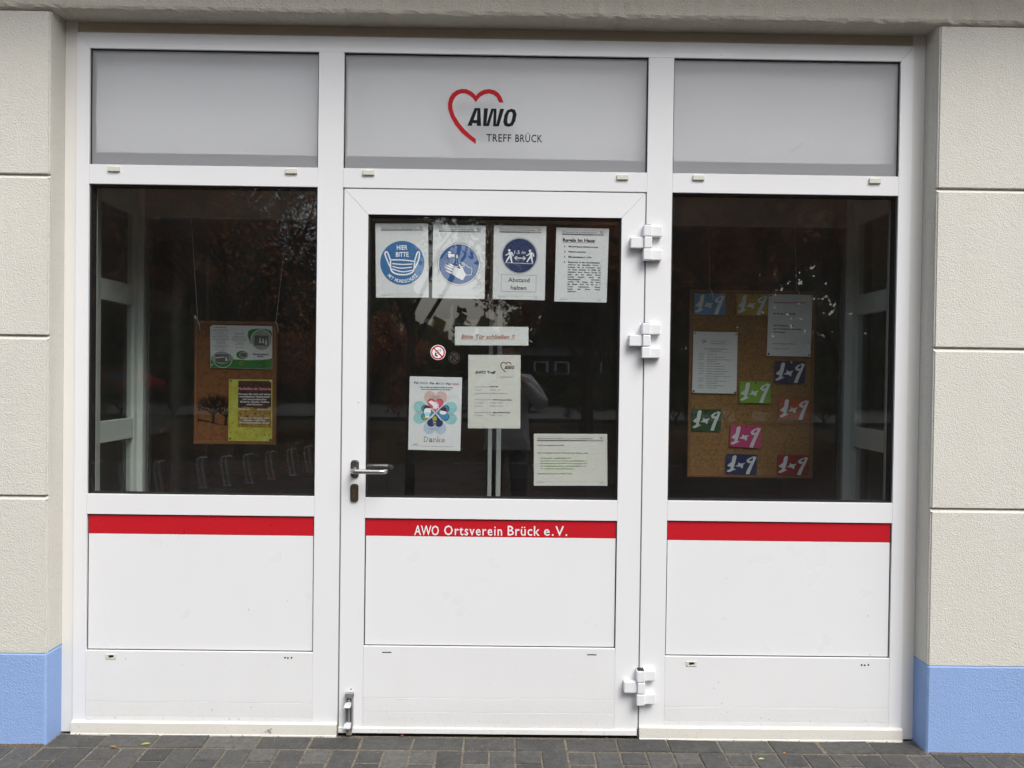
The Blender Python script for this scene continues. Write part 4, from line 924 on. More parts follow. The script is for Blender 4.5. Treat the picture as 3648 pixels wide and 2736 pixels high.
s = Sheet('note', 'white October event plan sheet pinned left on the cork board', 'notice', [(.9028, 1.6869), (1.1163, 1.6854), (1.1152, 1.3895), (.9009, 1.3911)], YN, A4, M['paper'])
s.put('emblem', M['ink'], [heart_logo(38, 38, 24, 19)]+awo_letters(46, 45, 18, 7), 1)
s.put('printed_box', M['ink_grey'], frame_geo(82, 38, 180, 60, .6)+[rect_geo(82, 52, 180, 52.5), rect_geo(28, 98.5, 188, 99)], 1)
pl = [(111, '05.10.21', '14.00 Uhr  Yoga', 48), (124, '06.10.21', '14.00 Uhr  Spielenachmittag', 84), (136, '07.10.21', '14.00 Uhr  Filmvortrag Wimmelpark', 116), (156, '12.10.21', '14.00 Uhr  Gymnastik', 64), (168.5, '13.10.21', '14.00 Uhr  Spielenachmittag', 84), (181, '14.10.21', '14.00 Uhr  Gedächtnistraining', 88), (193, '19.10.21', '14.00 Uhr  Geburtstagsnachmittag', 102), (205, '20.10.21', '14.00 Uhr  Spielenachmittag', 84), (217, None, '18.30 Uhr  Computerabend / Frauenrunde', 120), (228.5, '21.10.21', '14.00 Uhr  Bowling', 55), (240, '25.10.21', '14.00 Uhr  Sportliche Übung zu', 92), (262, '27.10.21', '14.00 Uhr  Spielenachmittag', 84), (273, '28.10.21', '14.00 Uhr  Bingo', 50)]
gs = [T('AWO Ortsverein Brück e.V.', 86, 48, 5, 78, bold=.02), T('Veranstaltungsplan Monat', 105, 85, 6.5, 113, 'C', bold=.02), T('Oktober 2021', 105, 95.5, 6.5, 59, 'C', bold=.02)]
for y, d_, t_, w_ in pl:
    if d_: gs.append(T(d_, 27, y, 4.6, 25, bold=.03, shear=.1))
    gs.append(T(t_, 67 if d_ else 62, y, 4.6, w_, bold=.03, shear=.1))
gs += dashes(86, 150, 57.5, 2.2)+dashes(65, 110, 144, 2.6)+dashes(65, 115, 249.5, 2.6)
s.put('lettering', M['ink_grey'], gs, 1)
for u, v, mt in ((9, 9, PY), (203, 10, PY), (7, 288, PK), (204, 291, PK)): s.pin(u, v, mt, .0048)

s = Sheet('note', 'pale sheet of 3 G entry rules pinned at top right of the cork board', 'notice', [(1.2626, 1.872), (1.4746, 1.8711), (1.4699, 1.5727), (1.2588, 1.5748)], YN-.0012, A4, M['paper'])
s.put('lettering', M['crimson'], [T('Zugangsregeln ab 26.08.2021!', 27, 42, 6.8, 152, bold=.03), rect_geo(27, 44.4, 179, 45.2)], 1)
s.put('lettering', M['ink'], [T('Es gilt die 3 G Regel!', 26, 97, 7.4, 104, bold=.035), T('Auf Verlangen sind', 26, 154, 7.4, 96, bold=.035), T('entsprechende Nachweise', 26, 170, 7.4, 134, bold=.035), T('vorzulegen.', 26, 185, 7.4, 60, bold=.035), T('Diese Festlegung gilt bis auf Widerruf!', 27, 240, 4.6, 112, bold=.02), T('i.A. Anspach - Vorsitzende', 27, 264, 4.6, 78, bold=.02)], 1)
for u, v, mt in ((10, 8, PR), (203, 9, PR), (8, 288, PK), (202, 288, PY)): s.pin(u, v, mt, .0048)

NINE = [[(.20,.12),(.26,.05),(.33,.09),(.30,.35),(.25,.66),(.16,.66),(.03,.58),(.10,.48),(.17,.40)], [(.16,.655),(.25,.655),(.24,.72),(.33,.74),(.22,.82),(.10,.90),(.03,.88),(.04,.82),(.14,.74)],
        [(.40,.40),(.46,.47),(.62,.42),(.54,.55),(.56,.63),(.51,.70),(.46,.62),(.29,.60),(.38,.53)], [(.72,.20),(.80,.13),(.84,.20),(.77,.23),(.74,.32),(.66,.36),(.66,.28)], [(.66,.36),(.74,.32),(.80,.33),(.86,.27),(.80,.42),(.72,.43)], [(.86,.27),(.87,.20),(.83,.14),(.86,.08),(.90,.10),(.98,.12),(.90,.42),(.82,.72),(.76,.985),(.64,.985),(.70,.72),(.78,.48)]]
cards = [('light blue card with white brush painted 1+9, top left corner of the cork board', (.14, .33, .56), [(.9043, 1.8708), (1.0541, 1.8702), (1.0552, 1.7682), (.9038, 1.7678)], .5, PW),
 ('golden yellow card with white 1+9, beside the pale entry rules sheet', (.52, .34, .02), [(1.1077, 1.8726), (1.2609, 1.872), (1.2599, 1.7689), (1.1094, 1.7679)], .5, PK),
 ('dark purple card with white 1+9, below the entry rules sheet', (.045, .022, .12), [(1.2997, 1.5494), (1.4482, 1.5492), (1.444, 1.4441), (1.2976, 1.445)], .53, PW),
 ('lime green card with white 1+9, in the middle of the cork board', (.22, .46, .03), [(1.1297, 1.4499), (1.282, 1.4503), (1.2799, 1.3452), (1.1297, 1.3461)], .5, PK),
 ('orange card with white 1+9, at the right edge of the cork board', (.50, .085, .015), [(1.3205, 1.3717), (1.4696, 1.372), (1.471, 1.2658), (1.3223, 1.2684)], .54, PR),
 ('dark green card with white 1+9, at the left edge of the cork board', (.012, .09, .018), [(.9016, 1.3138), (1.0439, 1.3129), (1.0423, 1.2084), (.9005, 1.2099)], .5, PR),
 ('pink card with white 1+9, low in the middle of the cork board', (.62, .04, .20), [(1.09, 1.2394), (1.2397, 1.2363), (1.2349, 1.1267), (1.0862, 1.1348)], .5, PR),
 ('navy blue card with white 1+9, on the bottom edge of the cork board', (.022, .035, .14), [(1.0724, 1.0981), (1.221, 1.0966), (1.2187, .9997), (1.0701, 1.0012)], .52, PK),
 ('deep red card with white 1+9, bottom right corner of the cork board', (.32, .01, .015), [(1.3213, 1.0984), (1.4718, 1.0958), (1.4679, .9988), (1.3191, .9998)], .5, PR)]
for lb, colr, cn, pu, pm in cards:
    nm = 'card_'+lb.split(' card')[0].replace(' ', '_')
    s = Sheet('number_card', lb, 'card', cn, YN-(.0 if 'yellow' not in lb else .0), (100, 70), plain(nm, tuple(.95*(.92*q+.08*sum(colr)/3) for q in colr), .5, 0, .3, .08, 30), 'number cards pinned to the cork board')
    s.put('brush_figures', flecked(nm+'_brush', colr), [poly_geo([(a*100, b*70) for a, b in q]) for q in NINE], 1)
    s.pin(pu*100, 3.5, pm, .0036)

# ================================================================ FALLEN LEAVES ON THE PAVEMENT
def leaf(name, label, x, y, col_, L_=.034, rot=0, z=.0025):
    m = MB(); o = [(0, 0), (.22, .18), (.5, .26), (.78, .16), (1, 0), (.78, -.18), (.5, -.24), (.22, -.16)]
    ctr = m.bm.verts.new((x, y, z+.0015)); vs = []
    for a, b in o:
        p, q = (a-.5)*L_, b*L_; vs.append(m.bm.verts.new((x+p*math.cos(rot)-q*math.sin(rot), y+p*math.sin(rot)+q*math.cos(rot), z+abs(b)*.012+.0008)))
    for i in range(len(vs)): m.bm.faces.new((ctr, vs[i], vs[(i+1) % len(vs)]))
    o = m.build(name, plain(name+'_'+label[:6].strip().replace(' ', '_'), col_, .6, 0, .3, .25, 60)); return tag(o, label, 'leaf', 'fallen leaves on the pavement')
leaf('fallen_leaf', 'yellow green fallen leaf on the paving below the left panel', -1.388, -.102, (.30, .32, .08), .036, .3)
leaf('fallen_leaf', 'small brown fallen leaf on the paving left of the yellow green one', -1.503, -.128, (.30, .16, .06), .030, -.2)
leaf('fallen_leaf', 'pale green fallen leaf on the paving below the right panel', 1.003, -.178, (.36, .40, .18), .026, .1)
leaf('fallen_leaf', 'tiny orange fallen leaf near the pale green one', 1.110, -.128, (.50, .20, .07), .014, .5)
leaf('fallen_leaf', 'reddish brown curled leaf against the door foot', -.396, -.010, (.22, .07, .03), .022, .9)

m = MB(); rq = random.Random(31)
for i in range(420):
    k = rq.random(); x = rq.uniform(-2.2, 2.2)
    y = rq.uniform(-.024, -.004) if k < .45 else (rq.uniform(-.128, -.119) if k < .7 else rq.uniform(-.45, -.02))
    if abs(x-(-.05)) > 1.73: y = -.102-abs(y)*.3
    r0_ = rq.uniform(.0010, .0032); a0 = rq.uniform(0, 6.28); zb = .0022
    ring = [m.bm.verts.new((x+r0_*rq.uniform(.6, 1.3)*math.cos(a0+q), y+r0_*rq.uniform(.5, 1.1)*math.sin(a0+q), zb-.002)) for q in (0, 1.3, 2.5, 3.8, 5.1)]
    tp = m.bm.verts.new((x, y, zb+r0_*.7))
    for q in range(5): m.bm.faces.new((ring[q], ring[(q+1) % 5], tp))
tag(m.build('grit', sand('grit_and_crumbs', (.22, .17, .11), (.46, .40, .30))), 'sand grains and leaf crumbs gathered at the threshold and joints', 'grit', kind='stuff')
# ================================================================ BEHIND THE PHOTOGRAPHER (seen in the glass)
def leafmat(name, stops, tr=.25):
    m, t, o = nodes(name); g_ = N(t, 'ShaderNodeNewGeometry')
    c_ = ramp(t, g_.outputs['Random Per Island'], stops)
    d = N(t, 'ShaderNodeBsdfDiffuse'); l = N(t, 'ShaderNodeBsdfTranslucent'); t.links.new(c_, d.inputs[0]); t.links.new(c_, l.inputs[0])
    x = N(t, 'ShaderNodeMixShader'); x.inputs[0].default_value = tr; t.links.new(d.outputs[0], x.inputs[1]); t.links.new(l.outputs[0], x.inputs[2]); t.links.new(x.outputs[0], o.inputs[0]); return m
LM = {'red': leafmat('red_brown_leaves', [(0, (.20, .07, .05)), (.5, (.42, .14, .08)), (.85, (.50, .24, .09)), (1, (.32, .28, .09))], .55),
      'green': leafmat('dark_green_leaves', [(0, (.05, .07, .035)), (.6, (.08, .11, .045)), (.9, (.18, .10, .05)), (1, (.17, .17, .05))], .45),
      'mixed': leafmat('autumn_leaves', [(0, (.03, .05, .012)), (.4, (.07, .08, .015)), (.7, (.15, .09, .015)), (1, (.15, .04, .012))])}
BARK = plain('bark', (.05, .042, .035), .9, 0, .2, .4, 20)
def tree_mesh(seed, H, spread, nleaf, leaf, levels=5, trunk=.16, start=.3, last=3):
    r = random.Random(seed); m = MB(); tips = []
    def grow(p, d, l, rad, lv):
        q = p+d*l; mid = p+d*l*.5+Vector((r.gauss(0, .04), r.gauss(0, .04), r.gauss(0, .03)))*l
        m.tube([p, mid, q], [rad, rad*.85, rad*.7], 6 if lv > 3 else 3, False)
        if lv <= 2: tips.append((p, q))
        if lv == 0: return
        for k in range(r.choice((2, 3, 3)) if lv > 1 else last):
            nd = (d+Vector((r.gauss(0, .55), r.gauss(0, .55), r.gauss(.08, .35)))*spread).normalized()
            grow(p.lerp(q, r.uniform(.6, 1)) if k else q, nd, l*r.uniform(.62, .85), rad*.62, lv-1)
    h0 = H*start; m.tube([(0, 0, -.05), (.02, .01, h0*.5), (0, 0, h0)], [trunk*1.25, trunk, trunk*.9], 8, False)
    for k in range(4):
        a = k*PI/2+r.uniform(-.5, .5); grow(Vector((0, 0, h0*(.8+.07*k))), Vector((math.cos(a)*.7*spread, math.sin(a)*.7*spread, 1)).normalized(), H*.2, trunk*.6, levels-1)
    bmesh.ops.recalc_face_normals(m.bm, faces=m.bm.faces[:0]); tm = bpy.data.meshes.new('trunk'); m.bm.to_mesh(tm); m.bm.free(); tm.materials.append(BARK)
    vs = []; fs = []
    for i in range(nleaf):
        a, b = r.choice(tips); p = a.lerp(b, r.uniform(.1, 1.15))+Vector((r.gauss(0, .14), r.gauss(0, .14), r.gauss(0, .14)))
        n = Vector((r.gauss(0, 1), r.gauss(0, 1), r.gauss(0, .8))).normalized(); t = n.orthogonal().normalized(); t.rotate(Matrix.Rotation(r.uniform(0, 6.28), 3, n)); bt = n.cross(t)
        L = leaf*r.uniform(.6, 1.25); o = len(vs)
        vs += [p-t*L*.5, p+bt*L*.28, p+t*L*.5, p-bt*L*.28]; fs.append((o, o+1, o+2, o+3))
    cm = bpy.data.meshes.new('crown'); cm.from_pydata(vs, [], fs); return tm, cm
VAR = {'near': tree_mesh(11, 5.2, 1.0, 5200, .085, 5, .05, .42), 'a': tree_mesh(21, 8.5, 1.05, 26000, .15, 6, .16, .20), 'b': tree_mesh(22, 9.5, .95, 26000, .15, 6, .18, .18), 'bare': tree_mesh(23, 9.5, .9, 5200, .11, 7, .11, .22, 7), 'low': tree_mesh(24, 5.0, 1.15, 12000, .12, 6, .12, .14)}
def tree(kind, lm, x, y, sc, rz, label):
    tm, cm = VAR[kind]; r_ = empty('tree', (x, y, -.03), label, 'tree', 'trees standing behind the photographer'); r_.rotation_euler.z = rz; r_.scale = (sc, sc, sc)
    t_ = bpy.data.objects.new('trunk', tm); COL.objects.link(t_); t_.parent = r_
    c2 = cm.copy(); c2.materials.append(LM[lm]); c_ = bpy.data.objects.new('crown', c2); COL.objects.link(c_); c_.parent = r_
    return r_
_tl = {}
ORD = ['nearest', 'second', 'third', 'fourth', 'fifth', 'sixth', 'seventh', 'eighth', 'ninth', 'tenth']
tree('near', 'mixed', -1.12, -6.1, 1.0, .6, 'slender young tree with hanging yellow green leaves, nearest the photographer')
for k, lm, x, y, sc, rz, lb in (('a', 'red', -9.5, -13, 1.05, 0, 'broad red brown tree at the left edge of the mirrored forecourt'),
    ('bare', 'red', -5.6, -13.5, 1.0, 1, 'tall almost bare tree with sky behind its twigs, mirrored in the left window'),
    ('bare', 'red', -4.7, -10.8, .8, 3.1, 'smaller bare tree standing in front of the tall bare one'),
    ('b', 'red', -13.5, -19, 1.15, 2, 'big rusty tree behind the broad one at far left'), ('b', 'mixed', -7.8, -20, .8, .4, 'yellowing tree standing behind the two bare trees'),
    ('a', 'red', 4.2, -10.5, .95, 3, 'low branched red brown tree nearest on the right'), ('b', 'red', 7.5, -14, 1.1, 4, 'tall dark red tree mirrored in the right window'),
    ('a', 'red', 1.9, -15, .9, 5.2, 'red brown tree mirrored in the right half of the door glass'), ('low', 'green', 9.5, -10, 1.1, 1, 'low dark green tree mirrored at the right edge of the right window'),
    ('a', 'mixed', 13, -18, 1.2, 2.2, 'yellowing tree far right behind the low green one'), ('b', 'green', 3.4, -19.5, .8, .3, 'dark green tree in front of the garden house'),
    ('a', 'red', -16, -12, 1.1, 5, 'outermost red brown tree on the far left'), ('low', 'red', -3.9, -17, .9, 3, 'low rusty tree just left of the sky gap in the door glass'),
    ('a', 'green', 17, -14, 1.1, 1.2, 'outermost green tree on the far right')): tree(k, lm, x, y, sc, rz, lb)
for i, (x, sc, lb) in enumerate(((-11.6, .34, 'leftmost round shrub at the near side of the road'), (-10.0, .36, 'tall shrub beside the leftmost one'), (-8.6, .32, 'third shrub from the left along the road'), (-7.5, .28, 'small shrub left of the first road gap'), (-5.1, .22, 'lone little shrub between the two left road gaps'),
    (2.4, .34, 'first shrub right of the silver car'), (3.8, .3, 'second shrub right of the silver car'), (5.2, .36, 'bushy shrub in front of the garden house'), (6.7, .3, 'shrub right of the garden house'), (8.2, .34, 'wide shrub mirrored low in the right window'), (9.7, .3, 'last shrub before the right road gap'), (12.9, .36, 'rightmost shrub beyond the right road gap'))):
    tm, cm = VAR['low']; r_ = empty('shrub', (x, -20.6, -.03), lb, 'shrub', 'shrubs along the near side of the road'); r_.scale = (sc*1.1, sc, sc); r_.rotation_euler.z = i*1.3
    for nm_, me_ in (('trunk', tm), ('crown', cm)):
        if nm_ == 'crown': me_ = bpy.data.meshes.get('shrub_crown') or me_.copy(); me_.name = 'shrub_crown'
        if nm_ == 'crown' and not me_.materials: me_.materials.append(LM['green'])
        o = bpy.data.objects.new(nm_, me_); COL.objects.link(o); o.parent = r_
# far tree belt: one unbroken mass
vs = []; fs = []; r = random.Random(2)
for i in range(90000):
    x = r.uniform(-75, 75); y = r.uniform(-52, -40); top = 15+2.0*math.sin(x*.35)+1.0*math.sin(x*.9+1)
    if -6.5 < x < 1.2: top = 3.9+.8*math.sin(x*2.1)
    if -17 < x < -10.5: top = 6.2+.7*math.sin(x*1.7)
    top += .7*math.sin(x*4.1)+.45*math.sin(x*9.7+2)+.3*math.sin(x*21); z = r.uniform(-.2, top*(.72+.28*r.random())); p = Vector((x, y, z)); n = Vector((r.gauss(0, .6), r.gauss(0, 1), r.gauss(0, .6))).normalized(); t = n.orthogonal().normalized(); t.rotate(Matrix.Rotation(r.uniform(0, 6.28), 3, n)); bt = n.cross(t); L = r.uniform(.35, .7); o = len(vs)
    vs += [p-t*L*.5, p+bt*L*.35, p+t*L*.5, p-bt*L*.35]; fs.append((o, o+1, o+2, o+3))
for i in range(9000):   # dense inner wood
    x = r.uniform(-75, 75); y = r.uniform(-57, -53); top = 14.5+2.0*math.sin(x*.35)+1.0*math.sin(x*.9+1)
    if -7.2 < x < 1.8: top = 4.2
    if -19.5 < x < -12: top = 7
    top += .8*math.sin(x*3.3)+.6*math.sin(x*7.7+2)
    z = r.uniform(-.2, top)
    if 14 < x < 25 and z > 4.5: continue
    p = Vector((x, y, z)); n = Vector((r.gauss(0, .5), 1, r.gauss(0, .5))).normalized(); t = n.orthogonal().normalized(); t.rotate(Matrix.Rotation(r.uniform(0, 6.28), 3, n)); bt = n.cross(t); L = r.uniform(.9, 1.7); o = len(vs)
    vs += [p-t*L*.5, p+bt*L*.4, p+t*L*.5, p-bt*L*.4]; fs.append((o, o+1, o+2, o+3))
me = bpy.data.meshes.new('far_woodland'); me.from_pydata(vs, [], fs); o = link('far_woodland', me, LM['green']); tag(o, 'dark belt of trees beyond the road', 'woodland', kind='stuff')
# clipped hedge
m = MB(); r = random.Random(4)
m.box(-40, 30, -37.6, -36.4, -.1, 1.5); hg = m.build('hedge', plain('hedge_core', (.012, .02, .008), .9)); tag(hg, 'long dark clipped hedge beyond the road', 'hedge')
vs = []; fs = []
for i in range(9000):
    p = Vector((r.uniform(-40, 30), -36.35+r.gauss(0, .08), r.uniform(0, 1.6))); n = Vector((r.gauss(0, .6), 1, r.gauss(0, .6))).normalized(); t = n.orthogonal().normalized(); bt = n.cross(t); L = .16; o = len(vs); vs += [p-t*L, p+bt*L*.6, p+t*L, p-bt*L*.6]; fs.append((o, o+1, o+2, o+3))
me = bpy.data.meshes.new('hedge_leaves'); me.from_pydata(vs, [], fs); o = link('hedge_leaves', me, LM['green'], hg); o['kind'] = 'stuff'
# leaf litter
vs = []; fs = []; r = random.Random(6)
for i in range(26000):
    y = -1.4-r.random()**.8*17; x = r.uniform(-9, 9)
    if r.random() > .35+.65*(math.sin(x*1.3+y*.7)*.5+.5): continue
    p = Vector((x, y, (-.002 if y > -9.5 else -.03)+.006+r.random()*.008)); a = r.uniform(0, 6.28); L = r.uniform(.025, .05); t = Vector((math.cos(a), math.sin(a), r.gauss(0, .2))).normalized(); bt = Vector((-math.sin(a), math.cos(a), r.gauss(0, .25))).normalized(); o = len(vs)
    vs += [p-t*L, p+bt*L*.6, p+t*L, p-bt*L*.6]; fs.append((o, o+1, o+2, o+3))
me = bpy.data.meshes.new('leaf_litter'); me.from_pydata(vs, [], fs); tag(link('leaf_litter', me, LM['red']), 'scattered red brown autumn leaves lying on the forecourt', 'leaves', kind='stuff')
# bicycle rack hoops
MR = plain('rack_steel', (.72, .73, .74), .4, .1)
def rack(x, y, rz, i):
    e = empty('bicycle_rack', (x, y, 0), None, 'bicycle rack', 'bicycle racks in a row on the forecourt'); e.rotation_euler.z = rz
    e['label'] = 'low galvanised bicycle rack of two hooked bars, %s from the left end of the row' % (['first']+ORD[1:])[i]
    for dx in (-.035, .035):
        b = bmesh.new(); q = MB(); q.bm.free(); q.bm = b
        q.tube([(dx, .14, .0), (dx, .135, .30), (dx+.01, .11, .37), (dx+.03, .08, .385), (dx+.045, .06, .36)], .007, 6)
        me = bpy.data.meshes.new('hooked_bar'); bmesh.ops.recalc_face_normals(b, faces=b.faces); b.to_mesh(me); b.free(); me.materials.append(MR); o = bpy.data.objects.new('hooked_bar', me); COL.objects.link(o); o.parent = e; o.rotation_euler.y = -.22
    q = MB(); q.box(-.06, .06, .13, .15, .0, .015); me = bpy.data.meshes.new('rack_rail'); q.bm.to_mesh(me); q.bm.free(); me.materials.append(MR); o = bpy.data.objects.new('rack_rail', me); COL.objects.link(o); o.parent = e
for i, (x, y) in enumerate(((-4.73, -6.15), (-4.42, -6.2), (-4.06, -6.3), (-3.72, -6.75), (-3.49, -6.95), (-3.29, -7.2), (-3.12, -7.6), (-2.94, -8.0), (-2.8, -8.4), (-2.66, -8.8))): rack(x, y, .25, i)
# cars
def car(x, y, colr, label, L=4.5, H=1.62):
    e = empty('parked_car', (x, y, -.01), label, 'car', 'cars parked along the road')
    body = [(0, .35), (.05, .72), (.25, .86), (1.05, .98), (1.62, H-.12), (2.2, H), (3.5, H-.02), (4.05, H-.32), (4.38, 1.0), (4.48, .78), (4.46, .36), (4.0, .26), (.5, .26)]
    k = L/4.48; W = .87; secs = []
    m = MB(); m.bm.verts.ensure_lookup_table()
    for sy, ins in ((-1, .10), (-1, 0), (1, 0), (1, .10)):
        secs.append([m.bm.verts.new(((px-2.24)*k*(1-.01*(ins > 0)), sy*(W-(ins*.6 if pz < 1 else .0)-(.16 if pz > 1.1 else 0)-(.02 if ins else 0))+(-sy*.0 if ins else 0), pz*(.99 if ins else 1))) for px, pz in body])
    for a, b in zip(secs, secs[1:]):
        for i in range(len(body)): m.bm.faces.new((a[i], a[(i+1) % len(body)], b[(i+1) % len(body)], b[i]))
    m.bm.faces.new(secs[0]); m.bm.faces.new(secs[-1][::-1])
    o = m.build('body', plain('car_paint_'+label.split()[0], colr, .25, .3, .6)); o.parent = e
    gm = bpy.data.materials.get('car_glass') or plain('car_glass', (.015, .017, .02), .08, 0, .8)
    for sy in (-1, 1):
        for q in ([(1.25, 1.02), (1.72, H-.17), (2.3, H-.11), (2.3, 1.03)], [(2.38, 1.03), (2.38, H-.11), (3.4, H-.13), (3.75, 1.04)]):
            m = MB(); m.prism([((a-2.24)*k, b) for a, b in q], 0, .02)
            for v in m.bm.verts: v.co.y = sy*(.815-(v.co.z-1.02)*.18+.0)+sy*.03*(v.co.y > .01)
            o = m.build('side_window', gm); o.parent = e
        for wx in (.88, 3.62):
            m = MB(); m.tube([((wx-2.24)*k, sy*.70, .33), ((wx-2.24)*k, sy*.88, .33)], .33, 24); o = m.build('wheel', M['gasket']); o.parent = e
            m = MB(); m.tube([((wx-2.24)*k, sy*.88, .33), ((wx-2.24)*k, sy*.895, .33)], .20, 10); r2 = m.build('rim', M['galv']); r2.parent = o
    for z_, nm, xx, mt in ((.72, 'headlight', -2.2*k, M['zinc_lt']), (.86, 'tail_light', 2.2*k, M['sign_red'])):
        for sy in (-1, 1): m = MB(); m.box(xx-.05, xx+.05, sy*.72-.12, sy*.72+.12, z_-.07, z_+.07, .02); o = m.build(nm, mt); o.parent = e
    return e
c1 = car(-.65, -28.2, (.45, .46, .48), 'silver estate car parked across the road behind the photographer')
c2 = car(-17.6, -31.8, (.25, .01, .012), 'dark red car parked far left across the road', 4.3, 1.45)
# garden house with white window frames
gh = empty('garden_house', (3.2, -39.5, 0), 'small house with white framed windows beyond the hedge', 'house')
box('wall', plain('brown_house_wall', (.03, .025, .02), .85), gh, .6, 6.2, -40.5, -38.0, 0, 2.6, .01)
m = MB(); m.bm.faces.new([m.bm.verts.new(p) for p in ((.2, -37.6, 2.5), (6.6, -37.6, 2.5), (6.6, -39.3, 2.95), (.2, -39.3, 2.95))]); m.bm.faces.new([m.bm.verts.new(p) for p in ((.2, -41, 2.5), (.2, -39.3, 2.95), (6.6, -39.3, 2.95), (6.6, -41, 2.5))]); rf = m.build('roof', plain('roof_tiles', (.02, .014, .012), .8), gh)
md = rf.modifiers.new('thick', 'SOLIDIFY'); md.thickness = .12
for x0 in (1.5, 2.6, 4.3): box('window', M['ink_white'], gh, x0, x0+.75, -38.0, -37.94, 1.2, 2.2, .01); box('window_glass', M['dark'], gh, x0+.08, x0+.67, -37.94, -37.93, 1.28, 2.12, 0)
# ================================================================ PHOTOGRAPHER
def skin_mesh(name, verts, edges, rads, mat, parent, sub=2, root=0):
    me = bpy.data.meshes.new(name); me.from_pydata([Vector(v) for v in verts], edges, []); o = bpy.data.objects.new(name, me); COL.objects.link(o)
    md = o.modifiers.new('skin', 'SKIN'); md.use_smooth_shade = True
    for i, r_ in enumerate(rads):
        q = me.skin_vertices[0].data[i]; q.radius = (r_, r_) if not isinstance(r_, tuple) else r_; q.use_root = (i == root)
    sb = o.modifiers.new('sub', 'SUBSURF'); sb.levels = sub; sb.render_levels = sub
    dg = bpy.context.evaluated_depsgraph_get(); dg.update(); nm = bpy.data.meshes.new_from_object(o.evaluated_get(dg)); nm.name = name
    bpy.data.objects.remove(o)
    for p_ in nm.polygons: p_.use_smooth = True
    nm.materials.clear(); return link(name, nm, mat, parent)
PX, PYY = 0.02, -3.66
ps = empty('person', (PX, PYY, 0), 'person in pale jacket and dark trousers holding up a phone, mirrored in the door', 'person')
SK = plain('skin', (.42, .24, .17), .55)
V = lambda x, y, z: (PX+x, PYY+y, z)
bv = [V(0, 0, .95), V(0, 0, 1.12), V(0, .01, 1.30), V(0, 0, 1.42), V(0, .02, 1.50), V(0, .03, 1.57), V(0, .045, 1.64), V(0, .03, 1.71)]
bev = [(0, 1), (1, 2), (2, 3), (3, 4), (4, 5), (5, 6), (6, 7)]; br = [(.15, .11), (.13, .10), (.15, .11), (.12, .08), .052, .07, .088, .06]
def add(vs_, parent_idx, rs_):
    p_ = parent_idx
    for v, r_ in zip(vs_, rs_): bv.append(v); bev.append((p_, len(bv)-1)); br.append(r_); p_ = len(bv)-1
    return p_
hands = []
for sx in (-1, 1):
    add([V(sx*.10, 0, .90), V(sx*.11, .015, .50), V(sx*.115, -.01, .10), V(sx*.12, .05, .045), V(sx*.125, .14, .035)], 0, [.09, .062, .042, .04, .035])
    h = add([V(sx*.17, 0, 1.40), V(sx*.29, .10, 1.20), V(sx*.135, .375, 1.405), V(sx*.105, .43, 1.445)], 3, [.06, .045, .028, (.030, .018)])
    # fingers behind the phone, thumb on its near side
    for k in range(4):
        zf = 1.452+.020*(1.5-k); add([V(sx*(.095-.002*k), .455, zf), V(sx*(.078-.002*k), .472, zf+.004), V(sx*(.060+.004*k), .4745, zf+.006)], h, [.0088, .0082, .0075])
    add([V(sx*.098, .430, 1.475), V(sx*.080, .440, 1.490), V(sx*.066, .449, 1.486)], h, [.011, .010, .009])
skin_mesh('body', bv, bev, br, SK, ps)
# jacket
jv = []; je = []; jr = []
def J(v, p, r_): jv.append(v); jr.append(r_); (je.append((p, len(jv)-1)) if p is not None else None); return len(jv)-1
a = J(V(0, 0, 1.0), None, (.205, .15)); b = J(V(0, 0, .87), a, (.20, .145)); c3 = J(V(0, 0, 1.18), a, (.185, .14)); d = J(V(0, 0, 1.36), c3, (.19, .13)); e = J(V(0, 0, 1.45), d, (.11, .09)); J(V(0, .01, 1.49), e, (.085, .08))
for sx in (-1, 1): p1 = J(V(sx*.18, 0, 1.40), d, .085); p2 = J(V(sx*.30, .10, 1.205), p1, .078); p3 = J(V(sx*.22, .23, 1.29), p2, .065); J(V(sx*.150, .345, 1.385), p3, .045)
jk = skin_mesh('jacket', jv, je, jr, plain('pale_grey_jacket', (.30, .30, .32), .55, 0, .4, .25, 14, .6), ps)
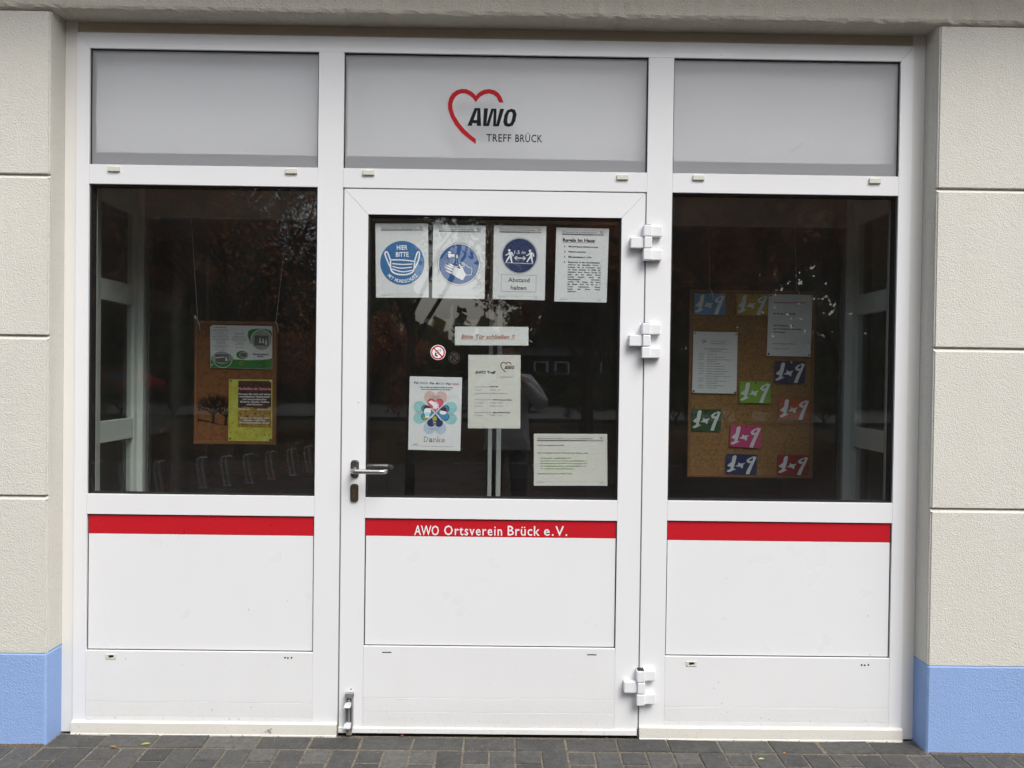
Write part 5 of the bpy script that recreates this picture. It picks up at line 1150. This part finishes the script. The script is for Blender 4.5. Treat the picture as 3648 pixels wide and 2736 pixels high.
# trousers
tv = [V(0, 0, .93), V(-.10, 0, .80), V(-.11, .015, .50), V(-.115, -.01, .09), V(.10, 0, .80), V(.11, .015, .50), V(.115, -.01, .09)]
skin_mesh('trousers', tv, [(0, 1), (1, 2), (2, 3), (0, 4), (4, 5), (5, 6)], [(.15, .12), .098, .078, .072, .098, .078, .072], plain('dark_navy_trousers', (.012, .015, .028), .85), ps)
for sx in (-1, 1): skin_mesh('shoe', [V(sx*.12, -.03, .05), V(sx*.122, .06, .045), V(sx*.13, .16, .035)], [(0, 1), (1, 2)], [.05, .048, .035], plain('dark_shoe', (.02, .02, .02), .5), ps)
# hair and face
skin_mesh('hair', [V(0, -.01, 1.70), V(0, .02, 1.745), V(0, -.055, 1.64), V(0, -.06, 1.52), V(0, -.055, 1.42)], [(0, 1), (0, 2), (2, 3), (3, 4)], [(.10, .085), (.07, .06), (.095, .05), (.09, .045), (.07, .03)], plain('brown_hair', (.09, .045, .025), .6, 0, .4, .4, 60), ps)
for sx in (-1, 1):
    m = MB(); m.tube([V(sx*.031, .118, 1.645), V(sx*.031, .130, 1.645)], .010, 10); m.build('eye', M['ink_white'], ps); m = MB(); m.tube([V(sx*.031, .129, 1.645), V(sx*.031, .132, 1.645)], .005, 8); m.build('pupil', M['ink'], ps)
    m = MB(); m.tube([V(sx*.084, .04, 1.655), V(sx*.094, .03, 1.64), V(sx*.084, .04, 1.615)], .010, 6); m.build('ear', SK, ps, True)
m = MB(); m.tube([V(0, .122, 1.65), V(0, .148, 1.612), V(0, .125, 1.603)], [.007, .012, .009], 8); m.build('nose', SK, ps, True)
m = MB(); m.tube([V(-.022, .124, 1.580), V(0, .134, 1.578), V(.022, .124, 1.580)], [.003, .006, .003], 8); m.build('mouth', plain('lips', (.35, .09, .08), .5), ps, True)
ph = empty('phone', (0, -3.18, 1.43), 'dark smartphone held sideways in both hands of the person', 'phone')
m = MB(); m.box(-.075, .075, -3.186, -3.1775, 1.43, 1.504, .003, 2); m.build('case', plain('phone_case', (.02, .025, .04), .25), ph)
m = MB(); m.box(-.07, .07, -3.1868, -3.1862, 1.435, 1.499); m.build('screen', plain('phone_screen', (.01, .01, .012), .1), ph)
